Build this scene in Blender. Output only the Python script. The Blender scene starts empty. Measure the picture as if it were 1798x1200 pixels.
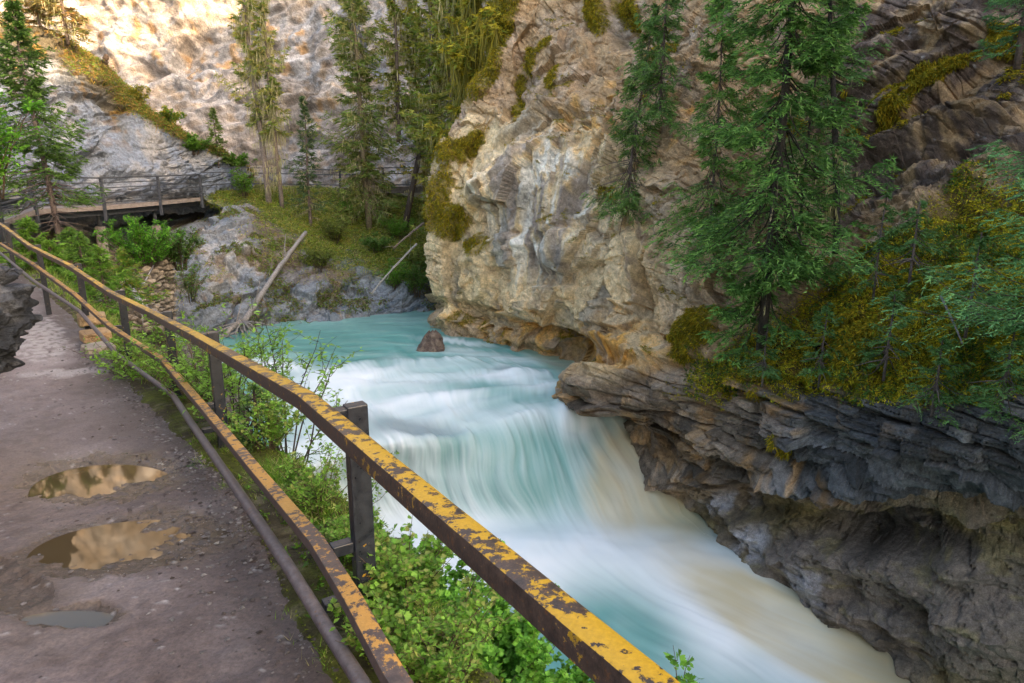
import bpy, math, random
import numpy as np
from mathutils import Vector, Matrix

# ------------------------------------------------------------------ camera, world, sun, exposure
SC = bpy.context.scene
COL = SC.collection
FPX, CX, CY, PITCH = 1200.0, 899.0, 600.0, math.radians(13.5)
CAM = np.array([0.0, 0.0, 1.7])
cd = bpy.data.cameras.new("camera"); cam = bpy.data.objects.new("camera", cd); COL.objects.link(cam)
cam.location = CAM; cam.rotation_euler = (math.pi/2 - PITCH, 0, 0)
cd.sensor_width = 36; cd.lens = FPX/1798*36; cd.clip_start = 0.05; cd.clip_end = 600
SC.camera = cam
SUN_EL, SUN_AZ = math.radians(24), math.radians(118)      # azimuth clockwise from +Y
W = bpy.data.worlds.new("World"); SC.world = W; W.use_nodes = True
nt = W.node_tree; nt.nodes.clear()
sky = nt.nodes.new('ShaderNodeTexSky'); sky.sky_type = 'NISHITA'; sky.sun_disc = False
sky.sun_elevation = SUN_EL; sky.sun_rotation = SUN_AZ; sky.dust_density = 4.0; sky.air_density = 1.0; sky.ozone_density = 0.4
bg = nt.nodes.new('ShaderNodeBackground'); bg.inputs[1].default_value = 0.15
wo = nt.nodes.new('ShaderNodeOutputWorld'); tint = nt.nodes.new('ShaderNodeMix'); tint.data_type = 'RGBA'; tint.blend_type = 'MULTIPLY'; tint.inputs[0].default_value = 1; tint.inputs[7].default_value = (1, .93, .82, 1)
nt.links.new(sky.outputs[0], tint.inputs[6]); nt.links.new(tint.outputs[2], bg.inputs[0]); nt.links.new(bg.outputs[0], wo.inputs[0])
ld = bpy.data.lights.new("sun", 'SUN'); ld.energy = 2.0; ld.angle = math.radians(0.6); ld.color = (1, .74, .45)
sun = bpy.data.objects.new("sun", ld); COL.objects.link(sun)
sdir = Vector((math.sin(SUN_AZ)*math.cos(SUN_EL), math.cos(SUN_AZ)*math.cos(SUN_EL), math.sin(SUN_EL)))
sun.rotation_euler = sdir.to_track_quat('Z', 'Y').to_euler()
SC.view_settings.view_transform = 'Standard'; SC.view_settings.look = 'None'
SC.view_settings.exposure = 2.62; SC.view_settings.gamma = 1
SC.cycles.use_denoising = True; SC.cycles.max_bounces = 6; SC.cycles.diffuse_bounces = 4
SC.cycles.transparent_max_bounces = 12; SC.cycles.volume_bounces = 2; SC.cycles.sample_clamp_indirect = 6

# ------------------------------------------------------------------ pixel <-> world
_f = np.array([0, math.cos(PITCH), -math.sin(PITCH)]); _u = np.array([0, math.sin(PITCH), math.cos(PITCH)]); _r = np.array([1., 0, 0])
def ray(px, py): return _f + _r*((px-CX)/FPX) + _u*((CY-py)/FPX)
def P(px, py, Y):
    d = ray(px, py); return CAM + d*(Y/d[1])
def G(px, py, z):
    d = ray(px, py); return CAM + d*((z-CAM[2])/d[2])
def proj(V):
    d = V - CAM; w = d@_f; w = np.where(w < .05, .05, w)
    return CX + FPX*(d@_r)/w, CY - FPX*(d@_u)/w

# ------------------------------------------------------------------ noise
def _h(ix, iy, iz, s):
    n = (ix.astype(np.uint32)*np.uint32(374761393) + iy.astype(np.uint32)*np.uint32(668265263) + iz.astype(np.uint32)*np.uint32(2147483647) + np.uint32(s*974634777 & 0xffffffff))
    n = (n ^ (n >> np.uint32(13)))*np.uint32(1274126177); n = (n ^ (n >> np.uint32(16)))*np.uint32(2246822519); n ^= n >> np.uint32(15)
    return n
def _r01(n): return (n & np.uint32(0xffffff)).astype(np.float32)/np.float32(16777216)
def perlin(p, s=0):
    p = p.astype(np.float32); i = np.floor(p).astype(np.int64); f = p - i; u = f*f*f*(f*(f*6-15)+10); out = 0
    for dx in (0, 1):
        for dy in (0, 1):
            for dz in (0, 1):
                n = _h(i[:, 0]+dx, i[:, 1]+dy, i[:, 2]+dz, s)
                gx = (n & np.uint32(255)).astype(np.float32)/127.5-1; gy = ((n >> np.uint32(8)) & np.uint32(255)).astype(np.float32)/127.5-1
                gz = ((n >> np.uint32(16)) & np.uint32(255)).astype(np.float32)/127.5-1
                d = gx*(f[:, 0]-dx)+gy*(f[:, 1]-dy)+gz*(f[:, 2]-dz)
                w = (u[:, 0] if dx else 1-u[:, 0])*(u[:, 1] if dy else 1-u[:, 1])*(u[:, 2] if dz else 1-u[:, 2])
                out = out + w*d
    return out*1.5
def fbm(p, o=4, s=0, g=.5, ridge=False):
    a, t, q = 1., 0, p
    for k in range(o):
        n = perlin(q, s+k*17); n = 1-2*np.abs(n) if ridge else n
        t = t + a*n; a *= g; q = q*2.03+7.1
    return t
def worley(p, s=0):
    """nearest cell: F1, F2, id hash, offset to the cell's point"""
    p = p.astype(np.float32); i = np.floor(p).astype(np.int64); n = len(p)
    f1 = np.full(n, 9., np.float32); f2 = f1.copy(); idh = np.zeros(n, np.uint32); off = np.zeros((n, 3), np.float32)
    for dx in (-1, 0, 1):
        for dy in (-1, 0, 1):
            for dz in (-1, 0, 1):
                c = i+np.array([dx, dy, dz]); h = _h(c[:, 0], c[:, 1], c[:, 2], s)
                j = np.stack([(h & np.uint32(1023)), (h >> np.uint32(10)) & np.uint32(1023), (h >> np.uint32(20)) & np.uint32(1023)], 1).astype(np.float32)/1023
                v = p-(c+j).astype(np.float32); d = (v*v).sum(1)
                m = d < f1; f2 = np.where(m, f1, np.minimum(f2, d)); f1 = np.where(m, d, f1); idh = np.where(m, h, idh); off[m] = v[m]
    return np.sqrt(f1), np.sqrt(f2), idh, off
def facet(p, s=0, tilt=1.):
    """fractured rock: every cell is a tilted facet; returns height about -1..1, crack mask, id"""
    f1, f2, h, off = worley(p, s)
    h2 = _h(h, h >> np.uint32(3), h >> np.uint32(7), s+5)
    base = _r01(h2)*2-1
    g = np.stack([_r01(_h(h2, h, h, k+s)) for k in (1, 2, 3)], 1)*2-1
    e = f2-f1; return (base*.6+tilt*(g*off).sum(1))*(.55+.45*sm(0, .08, e)), np.clip(e*5, 0, 1), _r01(_h(h, h2, h, 3))
def layers(p, ang, k, seed, wamp=.5, blk=1.1):
    """bedded rock: beds stand out or recede, broken into blocks, with a notch at each bedding plane"""
    q = p@np.array(Matrix.Rotation(ang, 3, 'Y')).T; w = q[:, 2]*k+wamp*fbm(p*.35, 2, seed)+.12*fbm(p*1.7, 2, seed+1); L = np.floor(w); fr = w-L
    rl = _r01(_h(L, L*0+seed, L*0, seed+2)); b, c, i = facet(np.stack([q[:, 0]*blk*(.6+.8*rl), q[:, 1]*blk*(.6+.8*rl), L*7.3+.5], 1), seed+3, .7)
    e = sm(0, .10, fr)*sm(0, .08, 1-fr); return (rl*2-1)*.5*e+b*.6*e-.35*(1-e), fr, i
def crag(p, s=0, k=3):
    """angular blocks: flat faces meeting along ridges"""
    f1, f2, h, off = worley(p, s); m = np.full(len(p), -9.)
    for j in range(k):
        g = np.stack([_r01(_h(h, h+np.uint32(j), h, s+j*7+q)) for q in (1, 2, 3)], 1)*2-1; m = np.maximum(m, (g*off).sum(1)*1.5-.15*j)
    return (_r01(_h(h, h, h, s+77))*2-1)*.45+.45-m*.9, f2-f1, _r01(_h(h, h, h, s+9))
def soften(d, sh, n=1):
    d = d.reshape(sh[:2])
    for _ in range(n):
        d = (np.roll(d, 1, 0)+d*2+np.roll(d, -1, 0))/4; d = (np.roll(d, 1, 1)+d*2+np.roll(d, -1, 1))/4
    return d.ravel()
def sm(a, b, x):
    t = np.clip((x-a)/(b-a), 0, 1); return t*t*(3-2*t)
def mix(a, b, t): return a*(1-t[:, None])+np.asarray(b)*t[:, None]
def rotz_scale(p, ax, ang, sc):
    """bedding frame: rotate about axis then scale"""
    R = np.array(Matrix.Rotation(ang, 3, ax)); return (p@R.T)*np.array(sc)

# ------------------------------------------------------------------ meshes
def link(o, parent=None):
    COL.objects.link(o)
    if parent: o.parent = parent
    return o
def meta(o, label=None, cat=None, group=None, kind=None):
    for k, v in (('label', label), ('category', cat), ('group', group), ('kind', kind)):
        if v: o[k] = v
    return o
def empty(name, loc, label, cat, group=None, rz=0):
    o = bpy.data.objects.new(name, None); o.empty_display_size = .2; link(o); o.location = loc; o.rotation_euler[2] = rz
    return meta(o, label, cat, group)
def mk(name, V, F, mat, col=None, smooth=False, parent=None, edge=None):
    """one mesh object from numpy vertices and an (n,3) or (n,4) face array (or list of them)"""
    me = bpy.data.meshes.new(name); V = np.asarray(V, np.float32)
    Fs = F if isinstance(F, list) else [F]; Fs = [np.asarray(f, np.int32) for f in Fs if len(f)]
    me.vertices.add(len(V)); me.vertices.foreach_set('co', V.ravel())
    nl = sum(f.size for f in Fs); npoly = sum(len(f) for f in Fs)
    me.loops.add(nl); me.loops.foreach_set('vertex_index', np.concatenate([f.ravel() for f in Fs]))
    me.polygons.add(npoly); st = []; o0 = 0
    for f in Fs:
        st.append(o0+np.arange(len(f))*f.shape[1]); o0 += f.size
    me.polygons.foreach_set('loop_start', np.concatenate(st).astype(np.int32))
    me.polygons.foreach_set('use_smooth', np.full(npoly, bool(smooth)))
    me.update(calc_edges=True)
    if col is not None:
        c = np.ones((len(V), 4), np.float32); c[:, :3] = np.clip(col, 0, 1)
        a = me.color_attributes.new('Col', 'FLOAT_COLOR', 'POINT'); a.data.foreach_set('color', c.ravel())
    if mat: me.materials.append(mat)
    return link(bpy.data.objects.new(name, me), parent)
def gridF(nu, nv):
    a = np.arange(nu*nv).reshape(nu, nv); return np.stack([a[:-1, :-1], a[1:, :-1], a[1:, 1:], a[:-1, 1:]], -1).reshape(-1, 4)
def crom(A, ns):
    """Catmull-Rom along axis 0, ns[i] steps in interval i"""
    n = len(A); out = []
    E = np.concatenate([[2*A[0]-A[1]], A, [2*A[-1]-A[-2]]])
    for i in range(n-1):
        p0, p1, p2, p3 = E[i:i+4]
        for t in np.arange(ns[i])/ns[i]:
            out.append(.5*((2*p1)+(-p0+p2)*t+(2*p0-5*p1+4*p2-p3)*t*t+(-p0+3*p1-3*p2+p3)*t**3))
    out.append(A[-1]); return np.array(out)
def sheet(C, nr, nc):
    C = np.asarray(C, float); S = crom(C, nr); S = crom(S.transpose(1, 0, 2), nc).transpose(1, 0, 2)
    return S
def normals(S):
    du = np.gradient(S, axis=0); dv = np.gradient(S, axis=1); n = np.cross(du, dv); n /= np.linalg.norm(n, axis=2, keepdims=True)+1e-9
    return n
def face_cam(S, n, c=CAM):
    s = np.sign(((c-S)*n).sum(2).mean()); return n*s

# ------------------------------------------------------------------ materials
def mat_new(name):
    m = bpy.data.materials.new(name); m.use_nodes = True; t = m.node_tree; b = t.nodes['Principled BSDF']; return m, t, b
def N(t, typ, **kw):
    n = t.nodes.new(typ)
    for k, v in kw.items():
        if k[0] == 'i' and k[1:].isdigit(): n.inputs[int(k[1:])].default_value = v
        else: setattr(n, k, v)
    return n
def tex(t, scale, detail=4, rough=.6, vec=None, typ='ShaderNodeTexNoise'):
    n = N(t, typ); n.inputs['Scale'].default_value = scale
    if typ == 'ShaderNodeTexNoise': n.inputs['Detail'].default_value = detail; n.inputs['Roughness'].default_value = rough
    tc = t.nodes.get('TC') or N(t, 'ShaderNodeTexCoord', name='TC')
    t.links.new(vec or tc.outputs['Object'], n.inputs['Vector']); return n
def ramp(t, fac, stops):
    r = N(t, 'ShaderNodeValToRGB'); e = r.color_ramp.elements
    while len(e) < len(stops): e.new(.5)
    for i, (p, c) in enumerate(stops): e[i].position = p; e[i].color = (*c, 1) if len(c) == 3 else c
    t.links.new(fac, r.inputs[0]); return r
def mixc(t, a, b, fac, mode='MIX'):
    m = N(t, 'ShaderNodeMix', data_type='RGBA', blend_type=mode)
    for s, v in ((6, a), (7, b), (0, fac)):
        if hasattr(v, 'links'): t.links.new(v, m.inputs[s])
        else: m.inputs[s].default_value = (*v, 1) if isinstance(v, tuple) else v
    return m.outputs[2]
def bump(t, b, h, dist, strength=1., nrm=None):
    bp = N(t, 'ShaderNodeBump'); bp.inputs['Distance'].default_value = dist; bp.inputs['Strength'].default_value = strength
    t.links.new(h, bp.inputs['Height'])
    if nrm: t.links.new(nrm, bp.inputs['Normal'])
    t.links.new(bp.outputs[0], b.inputs['Normal']); return bp.outputs[0]
def colmat(name, scale=9, amt=.5, rough=.9, bdist=.03, spec=.3, crack=.4):
    """surface whose pigment comes from the mesh's own colour attribute, broken up by fine noise"""
    m, t, b = mat_new(name); a = N(t, 'ShaderNodeAttribute', attribute_name='Col')
    n = tex(t, scale, 6, .7); r = ramp(t, n.outputs[0], [(.3, (1-amt,)*3), (.7, (1+amt*.6,)*3)])
    c1 = mixc(t, a.outputs[0], r.outputs[0], 1., 'MULTIPLY'); nf = tex(t, scale*6, 5, .75); c1 = mixc(t, c1, ramp(t, nf.outputs[0], [(.32, (1-amt*.7,)*3), (.68, (1+amt*.85,)*3)]).outputs[0], 1., 'MULTIPLY')
    wn = N(t, 'ShaderNodeVectorMath', operation='MULTIPLY_ADD'); t.links.new(n.outputs['Color'], wn.inputs[0]); wn.inputs[1].default_value = (1.6/scale,)*3; t.links.new(t.nodes['TC'].outputs['Object'], wn.inputs[2])
    vo = N(t, 'ShaderNodeTexVoronoi', feature='DISTANCE_TO_EDGE'); vo.inputs['Scale'].default_value = scale*.28; t.links.new(wn.outputs[0], vo.inputs['Vector'])
    cr = ramp(t, vo.outputs['Distance'], [(.0, (.38,)*3), (.028, (1,)*3)]); cm = ramp(t, tex(t, scale*.12, 2, .5).outputs[0], [(.48, (0,)*3), (.62, (crack*1.6,)*3)]); t.links.new(mixc(t, c1, cr.outputs[0], cm.outputs[0], 'MULTIPLY'), b.inputs['Base Color'])
    b.inputs['Roughness'].default_value = rough; b.inputs['Specular IOR Level'].default_value = spec
    n2 = tex(t, scale*2.2, 8, .75); bp = bump(t, b, n2.outputs[0], bdist, 1.); n4 = tex(t, scale*.8, 5, .7, typ='ShaderNodeTexNoise'); bump(t, b, n4.outputs[0], bdist*2.2, .7, bp)
    return m
M_rock = colmat('limestone', 7, .48, .85, .035)
M_far = colmat('far_limestone', 2.2, .5, .9, .14)
M_soil = colmat('bank_soil', 14, .5, .95, .03, crack=0)

# ------------------------------------------------------------------ cliffs
def blob(px, py, x, y, rx, ry, ang=0., soft=.45):
    a = math.radians(ang); dx, dy = px-x, py-y
    u = (dx*math.cos(a)+dy*math.sin(a))/rx; v = (-dx*math.sin(a)+dy*math.cos(a))/ry
    return 1-sm(1-soft, 1+soft, np.sqrt(u*u+v*v))
GREY, CREAM, OCHRE, TAN = (.36, .34, .33), (.84, .65, .38), (.72, .38, .07), (.44, .30, .17)
SLATE, DARK, UMBER, MOSS, GOLD = (.10, .125, .15), (.045, .042, .045), (.16, .10, .06), (.09, .10, .012), (.26, .17, .012)
def right_cliff():
    lists = [  # (px, py, Y) top to bottom, ten rows, for each column left to right
     [(960,-150,36),(935,0,36),(885,150,35.5),(810,300,35),(798,400,35),(793,500,34.5),(800,560,34.5),(802,575,34.5),(804,585,34.5),(806,640,34)],
     [(925,-150,28.6),(898,0,28.4),(846,150,28),(772,300,27.6),(764,400,27.4),(760,480,27.2),(765,540,27.1),(769,565,27.1),(772,580,27.2),(778,640,27)],
     [(990,-150,28),(962,0,27.6),(905,150,26.8),(845,300,26),(840,400,25.7),(838,480,25.6),(842,545,25.5),(848,580,25.4),(852,600,25.6),(860,670,25.5)],
     [(1060,-150,27),(1030,0,26.4),(975,150,25.4),(925,300,24.3),(920,400,23.9),(922,480,23.7),(926,550,23.5),(932,595,23.6),(938,622,24),(945,720,24)],
     [(1120,-150,25.6),(1095,0,24.8),(1050,150,23.8),(1015,300,22.6),(1010,400,22.1),(1012,480,21.8),(1010,560,21.7),(1015,615,21.7),(1018,650,22.6),(1022,780,22.2)],
     [(1190,-150,24),(1165,0,23),(1130,150,21.8),(1105,300,20.6),(1100,400,20),(1098,480,19.6),(1080,580,18.9),(1045,660,18),(1055,735,17.6),(1085,830,18.6)],
     [(1270,-150,22),(1250,0,21),(1220,150,19.8),(1200,300,18.7),(1192,400,18.1),(1188,500,17.6),(1180,620,16.9),(1170,700,16.6),(1185,820,16.5),(1215,930,17)],
     [(1350,-150,20.5),(1330,0,19.6),(1315,150,18.6),(1300,300,17.6),(1290,400,16.9),(1280,500,15.9),(1275,640,15.1),(1265,740,14.9),(1258,850,15.3),(1275,1030,15.1)],
     [(1450,-150,19.3),(1435,0,18.6),(1425,150,17.9),(1415,300,17.0),(1405,400,15.9),(1395,510,14.4),(1390,660,13.2),(1380,760,13),(1370,880,13.9),(1370,1100,13)],
     [(1570,-150,18),(1560,0,17.3),(1550,150,16.7),(1540,290,15.9),(1535,400,14.1),(1530,520,12.6),(1525,670,11.6),(1515,790,11.4),(1510,900,12.4),(1520,1160,11.8)],
     [(1690,-150,17),(1685,0,16.3),(1680,150,15.7),(1675,280,14.6),(1670,400,12.6),(1665,530,11.2),(1660,680,10.5),(1650,800,10.3),(1640,910,11.3),(1650,1230,10.8)],
     [(1830,-150,16),(1825,0,15.2),(1820,130,14.6),(1815,260,13.2),(1810,400,11.2),(1805,540,10),(1800,690,9.5),(1795,810,9.4),(1790,920,10.3),(1800,1300,9.6)],
     [(2200,-150,13),(2200,0,12.4),(2200,130,12),(2200,260,10.8),(2200,400,9.2),(2200,560,8.2),(2200,720,7.8),(2200,850,7.7),(2200,960,8.4),(2200,1480,7.2)],
     [(3400,-150,9),(3400,0,8.6),(3400,130,8.2),(3400,260,7.4),(3400,400,6.4),(3400,560,5.6),(3400,720,5.3),(3400,850,5.2),(3400,960,5.7),(3400,1480,5)]]
    C = np.array([[P(*q) for q in l] for l in lists]); back = C[-1].copy(); back[:, 1] -= 22; back[:, 0] += 1; C = np.concatenate([C, back[None]])         # col, row; unseen column behind the camera added to block sun
    top = C[:, 0].copy(); top2 = top.copy()
    top[:, 2] = top[:, 2]*.4+.6*16; top[:, 0] += 1.2; top2[:, 2] = TOPZ; top2[:, 0] += 5; top2[:, 1] += 2
    bot = C[:, -1].copy(); bot[:, 2] = -9.5
    C = np.concatenate([top2[:, None], top[:, None], C, bot[:, None]], 1)
    e1 = C[:1]+np.array([5, 11, 0.]); e2 = C[:1]+np.array([8, 30, 0.]); C = np.concatenate([e2, e1, C])  # unseen upstream columns, added to keep sun off the far cliff
    S = sheet(C, [10, 12, 14, 56, 50, 56, 60, 56, 60, 66, 74, 74, 84, 40, 10, 14], [10, 24, 76, 80, 80, 58, 54, 54, 60, 60, 70, 9])
    sh = S.shape; n = face_cam(S, normals(S)); V = S.reshape(-1, 3); n = n.reshape(-1, 3); px, py = proj(V)
    wp = V+np.stack([fbm(V*.35, 3, k) for k in (1, 2, 3)], 1)*.5
    j1 = fbm(V*.5, 3, 9)*70; qx, qy = px+j1, py+fbm(V*.5+9, 3, 11)*50
    strata = sm(610, 690, py+j1*.3+.08*(px-1200).clip(-200, 0))*sm(950, 1050, px+j1*.3)*(1-sm(850, 880, py+j1*.15))         # horizontal bedded band
    worn = sm(850, 885, py+j1*.1)*sm(1160, 1230, px)                                   # water-worn foot
    mossy = sm(0, 60, qy-(640-.62*(qx-1200)))*(1-sm(650, 700, py+j1*.5-.03*(px-1200)))*sm(1170, 1240, qx)
    mossy = np.clip(mossy, 0, 1); rest = np.clip(1-strata-worn-mossy, 0, 1)
    # tilted joints: beds climbing to the right as seen across the river
    tdir = rotz_scale(wp, 'Y', math.radians(-34), (1, 1, 1))
    tdir = tdir*.25+.75*rotz_scale(V, 'Y', math.radians(-34), (1, 1, 1)); tall = 1-.55*blob(qx, qy, 950, 400, 200, 170, 0, .3)[:, None]*np.array([0, 0, 1.])
    a1, c1, i1 = facet(tdir*np.array([.33, .33, .55])*tall, 1, 1.1); a2, c2, i2 = facet(tdir*np.array([.9, .9, 1.7])*tall+3, 2, 1.1); a3, c3, i3 = facet(tdir*np.array([2.6, 2.6, 4.6])+5, 3, 1.1)
    hdir = wp+np.stack([0*a1, 0*a1, fbm(V*.6, 3, 21)*.12], 1)
    s1, k1, _ = facet(hdir*np.array([.8, .8, 2.1]), 5); s2, k2, _ = facet(hdir*np.array([1.7, 1.7, 6.5]), 6); s3, k3, _ = facet(hdir*np.array([3.4, 3.4, 15.]), 7)
    g1, ge1, gi1 = crag(tdir*np.array([.42, .42, .42])*tall, 601); g2, ge2, gi2 = crag(tdir*np.array([1.15, 1.15, 1.5])*tall, 611); g3, ge3, gi3 = crag(tdir*np.array([3., 3., 4.2]), 621)
    l1, lf1, b1 = layers(V, 0, 1.7, 311, .5, .7); l2, lf2, b2 = layers(V, 0, 5.2, 321, .9, 1.6); l3, _, _ = layers(V, .02, 13., 331, 1.2, 3.2); s2 = l2
    t1, _, bt1 = layers(V, math.radians(-30), .8, 341, .8, .5); t2, _, bt2 = layers(V, math.radians(-33), 2.6, 351, 1.2, 1.2); t3, _, _ = layers(V, math.radians(-30), 7, 361, 1.5, 2.8)
    smooth1 = fbm(V*np.array([.5, .5, .9]), 4, 41, .5); scoop = fbm(V*np.array([.7, .7, 1.3])+5, 2, 43, .5)
    ribs = fbm(np.stack([V[:, 0]*1.6, V[:, 1]*1.6, V[:, 2]*.35], 1), 3, 45, .5)
    face = np.clip(blob(qx, qy, 950, 330, 150, 150, 0)+blob(qx, qy, 1010, 420, 110, 70), 0, 1)                                             # big clean planes
    bedded = sm(1150, 1330, qx)*.9+.35*(1-face)*(1-sm(1150, 1330, qx)); d = rest*bedded*(t1*.42+t2*.20+t3*.07)+rest*(1-.6*bedded)*(g1*.42+g2*.17+g3*.05)+rest*(1-.6*bedded)*(a1*.12+a2*.04+.03*fbm(wp*1.5, 4, 51))
    d += strata*(l1*.52+l2*.26+l3*.08+.03*fbm(V*4, 3, 61))
    d += worn*(scoop*.55+smooth1*.16+ribs*.14+l2*.09+a2*.10+.05*l3+.10*a3)
    d += mossy*(.30*fbm(V*.9, 4, 71)+.10*a2+.05*fbm(V*5, 3, 73))
    # named features of the face
    F = [(1085,655,95,22,-18,.6),(1130,690,110,30,-12,.5),(1110,770,70,40,25,-1.0),(1560,925,170,38,4,-.9),(1330,880,60,28,10,-.6),(1480,840,330,14,1,.35),
         (940,225,60,12,-28,.5),(905,310,80,13,-28,.4),(1000,190,45,20,-20,.5),(930,420,160,10,-20,.18),(880,340,70,11,-25,.35),(860,560,120,16,14,-.5),(1040,620,70,20,22,-.7),
         (1620,175,150,20,-32,.5),(1600,120,150,18,-25,.4),(1640,60,110,22,-12,.5),(1650,250,140,16,-14,.45),(1500,330,90,18,-20,-.5),(1700,330,180,18,-28,.4),
         (1640,990,120,60,30,.5),(1430,1010,60,40,30,.35),(1720,1120,80,60,40,.45),(1130,560,60,60,0,-.3),(1075,180,14,60,10,-.4),(1090,30,22,50,0,-.8),(1160,420,50,90,0,.35)]
    for x, y, rx, ry, ang, amp in F: d += amp*blob(px+j1*.12, py+j1*.1, x, y, rx, ry, ang, .5)
    for x, y, rx, ry, ang, amp in [(985,350,34,120,8,.28),(915,340,26,90,14,.30),(1048,330,20,100,10,-.30),(955,400,16,90,6,-.18),(860,330,34,60,16,.25),(1015,440,44,34,-20,.30),(890,440,40,30,-24,.28),(840,470,24,60,6,.32),(1095,470,30,70,4,.35),(1140,520,22,60,0,-.3),(800,470,14,70,4,-.25),(960,520,50,22,-15,.25),(1060,550,40,22,-10,.28),(1075,250,18,110,6,.3),(1000,120,26,60,20,.3),(925,120,16,70,20,-.3)]:
        d += amp*blob(px+j1*.22, py+j1*.18, x, y, rx, ry, ang, .09)
    edge = 1.
    V2 = V+n*(d*edge)[:, None]
    S2 = V2.reshape(sh); n2 = face_cam(S2, normals(S2)).reshape(-1, 3); up = n2[:, 2]
    # ---- pigment
    f4 = fbm(V*2.3, 4, 81); f5 = fbm(V*.8, 4, 83); f6 = perlin(V*11, 87); crack = 1-np.minimum(c2+.25, 1)
    streak = fbm(np.stack([V[:, 0]*2.6, V[:, 1]*2.6, V[:, 2]*.14], 1), 3, 85)
    col = np.tile(np.array(TAN), (len(V), 1)); 
    col = mix(col, (.50, .42, .36), sm(-.3, .7, f5)*.6)                                # pinkish lichened grey of the upper part
    col = mix(col, CREAM, np.clip(1.2*blob(qx, qy, 940, 390, 190, 150, -15)+blob(qx, qy, 1090, 500, 120, 90)*.9+blob(qx, qy, 800, 510, 50, 60)+blob(qx, qy, 850, 320, 60, 90)*.8+blob(px+j1*.2, py+j1*.2, 1110, 640, 80, 26, -12)*.8, 0, 1)*(.7+.3*sm(-.5, .3, f4)))
    col = mix(col, OCHRE, np.clip(blob(qx, qy, 1080, 610, 110, 60)*1.1+blob(qx, qy, 840, 560, 70, 22)*.7+blob(qx, qy, 960, 590, 120, 30)*.8+blob(qx, qy, 1010, 250, 50, 60)*.6+blob(qx, qy, 850, 345, 40, 14, -30)*.7+.6*blob(qx, qy, 1180, 190, 200, 60)*sm(.1, .7, f4), 0, 1)*sm(-.4, .5, f4)*.85)
    col = mix(col, (.36, .31, .30), blob(px+j1*.3, py+j1*.3, 965, 370, 95, 120, 8)*sm(-.1, .25, streak)*.8)  # grey drip streaks on the clean plane
    col = mix(col, (.88, .84, .76), blob(px+j1*.3, py+j1*.3, 965, 370, 100, 120, 8)*sm(.05, .35, -streak)*.85)
    col = mix(col, (.17, .18, .19), .6*np.clip(blob(qx, qy, 1000, 490, 130, 55, 15)*sm(.55, .6, gi2+f4*.08)*.85+blob(qx, qy, 890, 405, 100, 36, -25)*sm(.62, .67, gi2+f4*.08)*.85+blob(qx, qy, 850, 520, 60, 50)*sm(.55, .6, gi2+f4*.08)*.8+blob(qx, qy, 1080, 560, 120, 90)*sm(.82, .86, gi2+f4*.08)*.7+.8*blob(px, py, 950, 225, 60, 22, -28)+.75*blob(px+j1*.1, py, 1120, 745, 90, 45, 15), 0, 1))
    col = mix(col, (.22, .15, .13), blob(qx, qy, 1115, 430, 50, 80)*sm(-.2, .3, f4)*.7)
    purple = np.clip(sm(1380, 1500, px)*(1-sm(300, 420, qy-(px-1500)*-.3))+blob(qx, qy, 1700, 200, 190, 170), 0, 1)
    col = mix(col, (.135, .10, .088), purple*sm(-.6, .15, f4+f5*.6)*.95)
    col = mix(col, (.52, .50, .50), purple*sm(.45, .7, f6*.6+f4*.35)*.8)                # white lichen flecks
    st = mix(np.tile(np.array((.24, .19, .145)), (len(V), 1)), (.125, .14, .16), sm(1280, 1450, qx)*.85)
    st = mix(st, (.36, .22, .10), sm(.05, .5, l1*.4+f4*.5+f5*.3)*(1-sm(1450, 1700, qx)*.8)*.85); st = mix(st, (.42, .36, .30), sm(.5, .8, s2*.6+f4*.5)*.5*(1-sm(1350, 1500, qx)))
    st = mix(st, (.30, .32, .33), sm(.3, .8, s2*.5+f4*.6)*sm(1400, 1600, qx)*.7)
    col = col*(1-strata[:, None])+st*strata[:, None]
    wn = mix(np.tile(np.array((.22, .175, .125)), (len(V), 1)), (.20, .16, .07), sm(-.2, .6, f5)*.7)
    wn = mix(wn, (.23, .195, .175), np.clip(blob(qx, qy, 1620, 1030, 190, 130, 30)+blob(qx, qy, 1420, 1020, 60, 60), 0, 1)*.8)
    wn = mix(wn, (.05, .045, .04), np.clip(blob(qx, qy, 1560, 925, 130, 40, 3)+.7*blob(qx, qy, 1480, 1100, 120, 40, 25)+.6*blob(qx, qy, 1320, 890, 50, 22), 0, 1)*.75)  # shade of the undercut hollows painted into the pigment
    wn = mix(wn, (.40, .40, .44), np.clip(blob(px+j1*.2, py+j1*.3, 1260, 880, 45, 22)+blob(px+j1*.2, py+j1*.3, 1325, 960, 26, 34)+.7*blob(px+j1*.2, py+j1*.3, 1430, 1035, 40, 40), 0, 1)*sm(-.2, .1, ribs)*.9)
    wn = mix(wn, (.34, .27, .11), blob(qx, qy, 1620, 895, 260, 32, 2)*sm(-.4, .4, f4)*.8); wn = mix(wn, (.30, .25, .12), sm(.35, .75, fbm(V*np.array([2., 2, 5]), 4, 91)+.3*blob(px, py, 1700, 960, 150, 60))*.6)
    col = col*(1-worn[:, None])+wn*worn[:, None]
    ms = mix(np.tile(np.array((.085, .075, .015)), (len(V), 1)), (.20, .13, .015), sm(-.3, .6, f4)); ms = mix(ms, (.035, .028, .02), sm(.2, .8, f5+f6*.3)*.7)
    col = col*(1-mossy[:, None])+ms*mossy[:, None]
    pm = np.zeros(len(V))                                                               # cushions of moss on the wall
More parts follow.
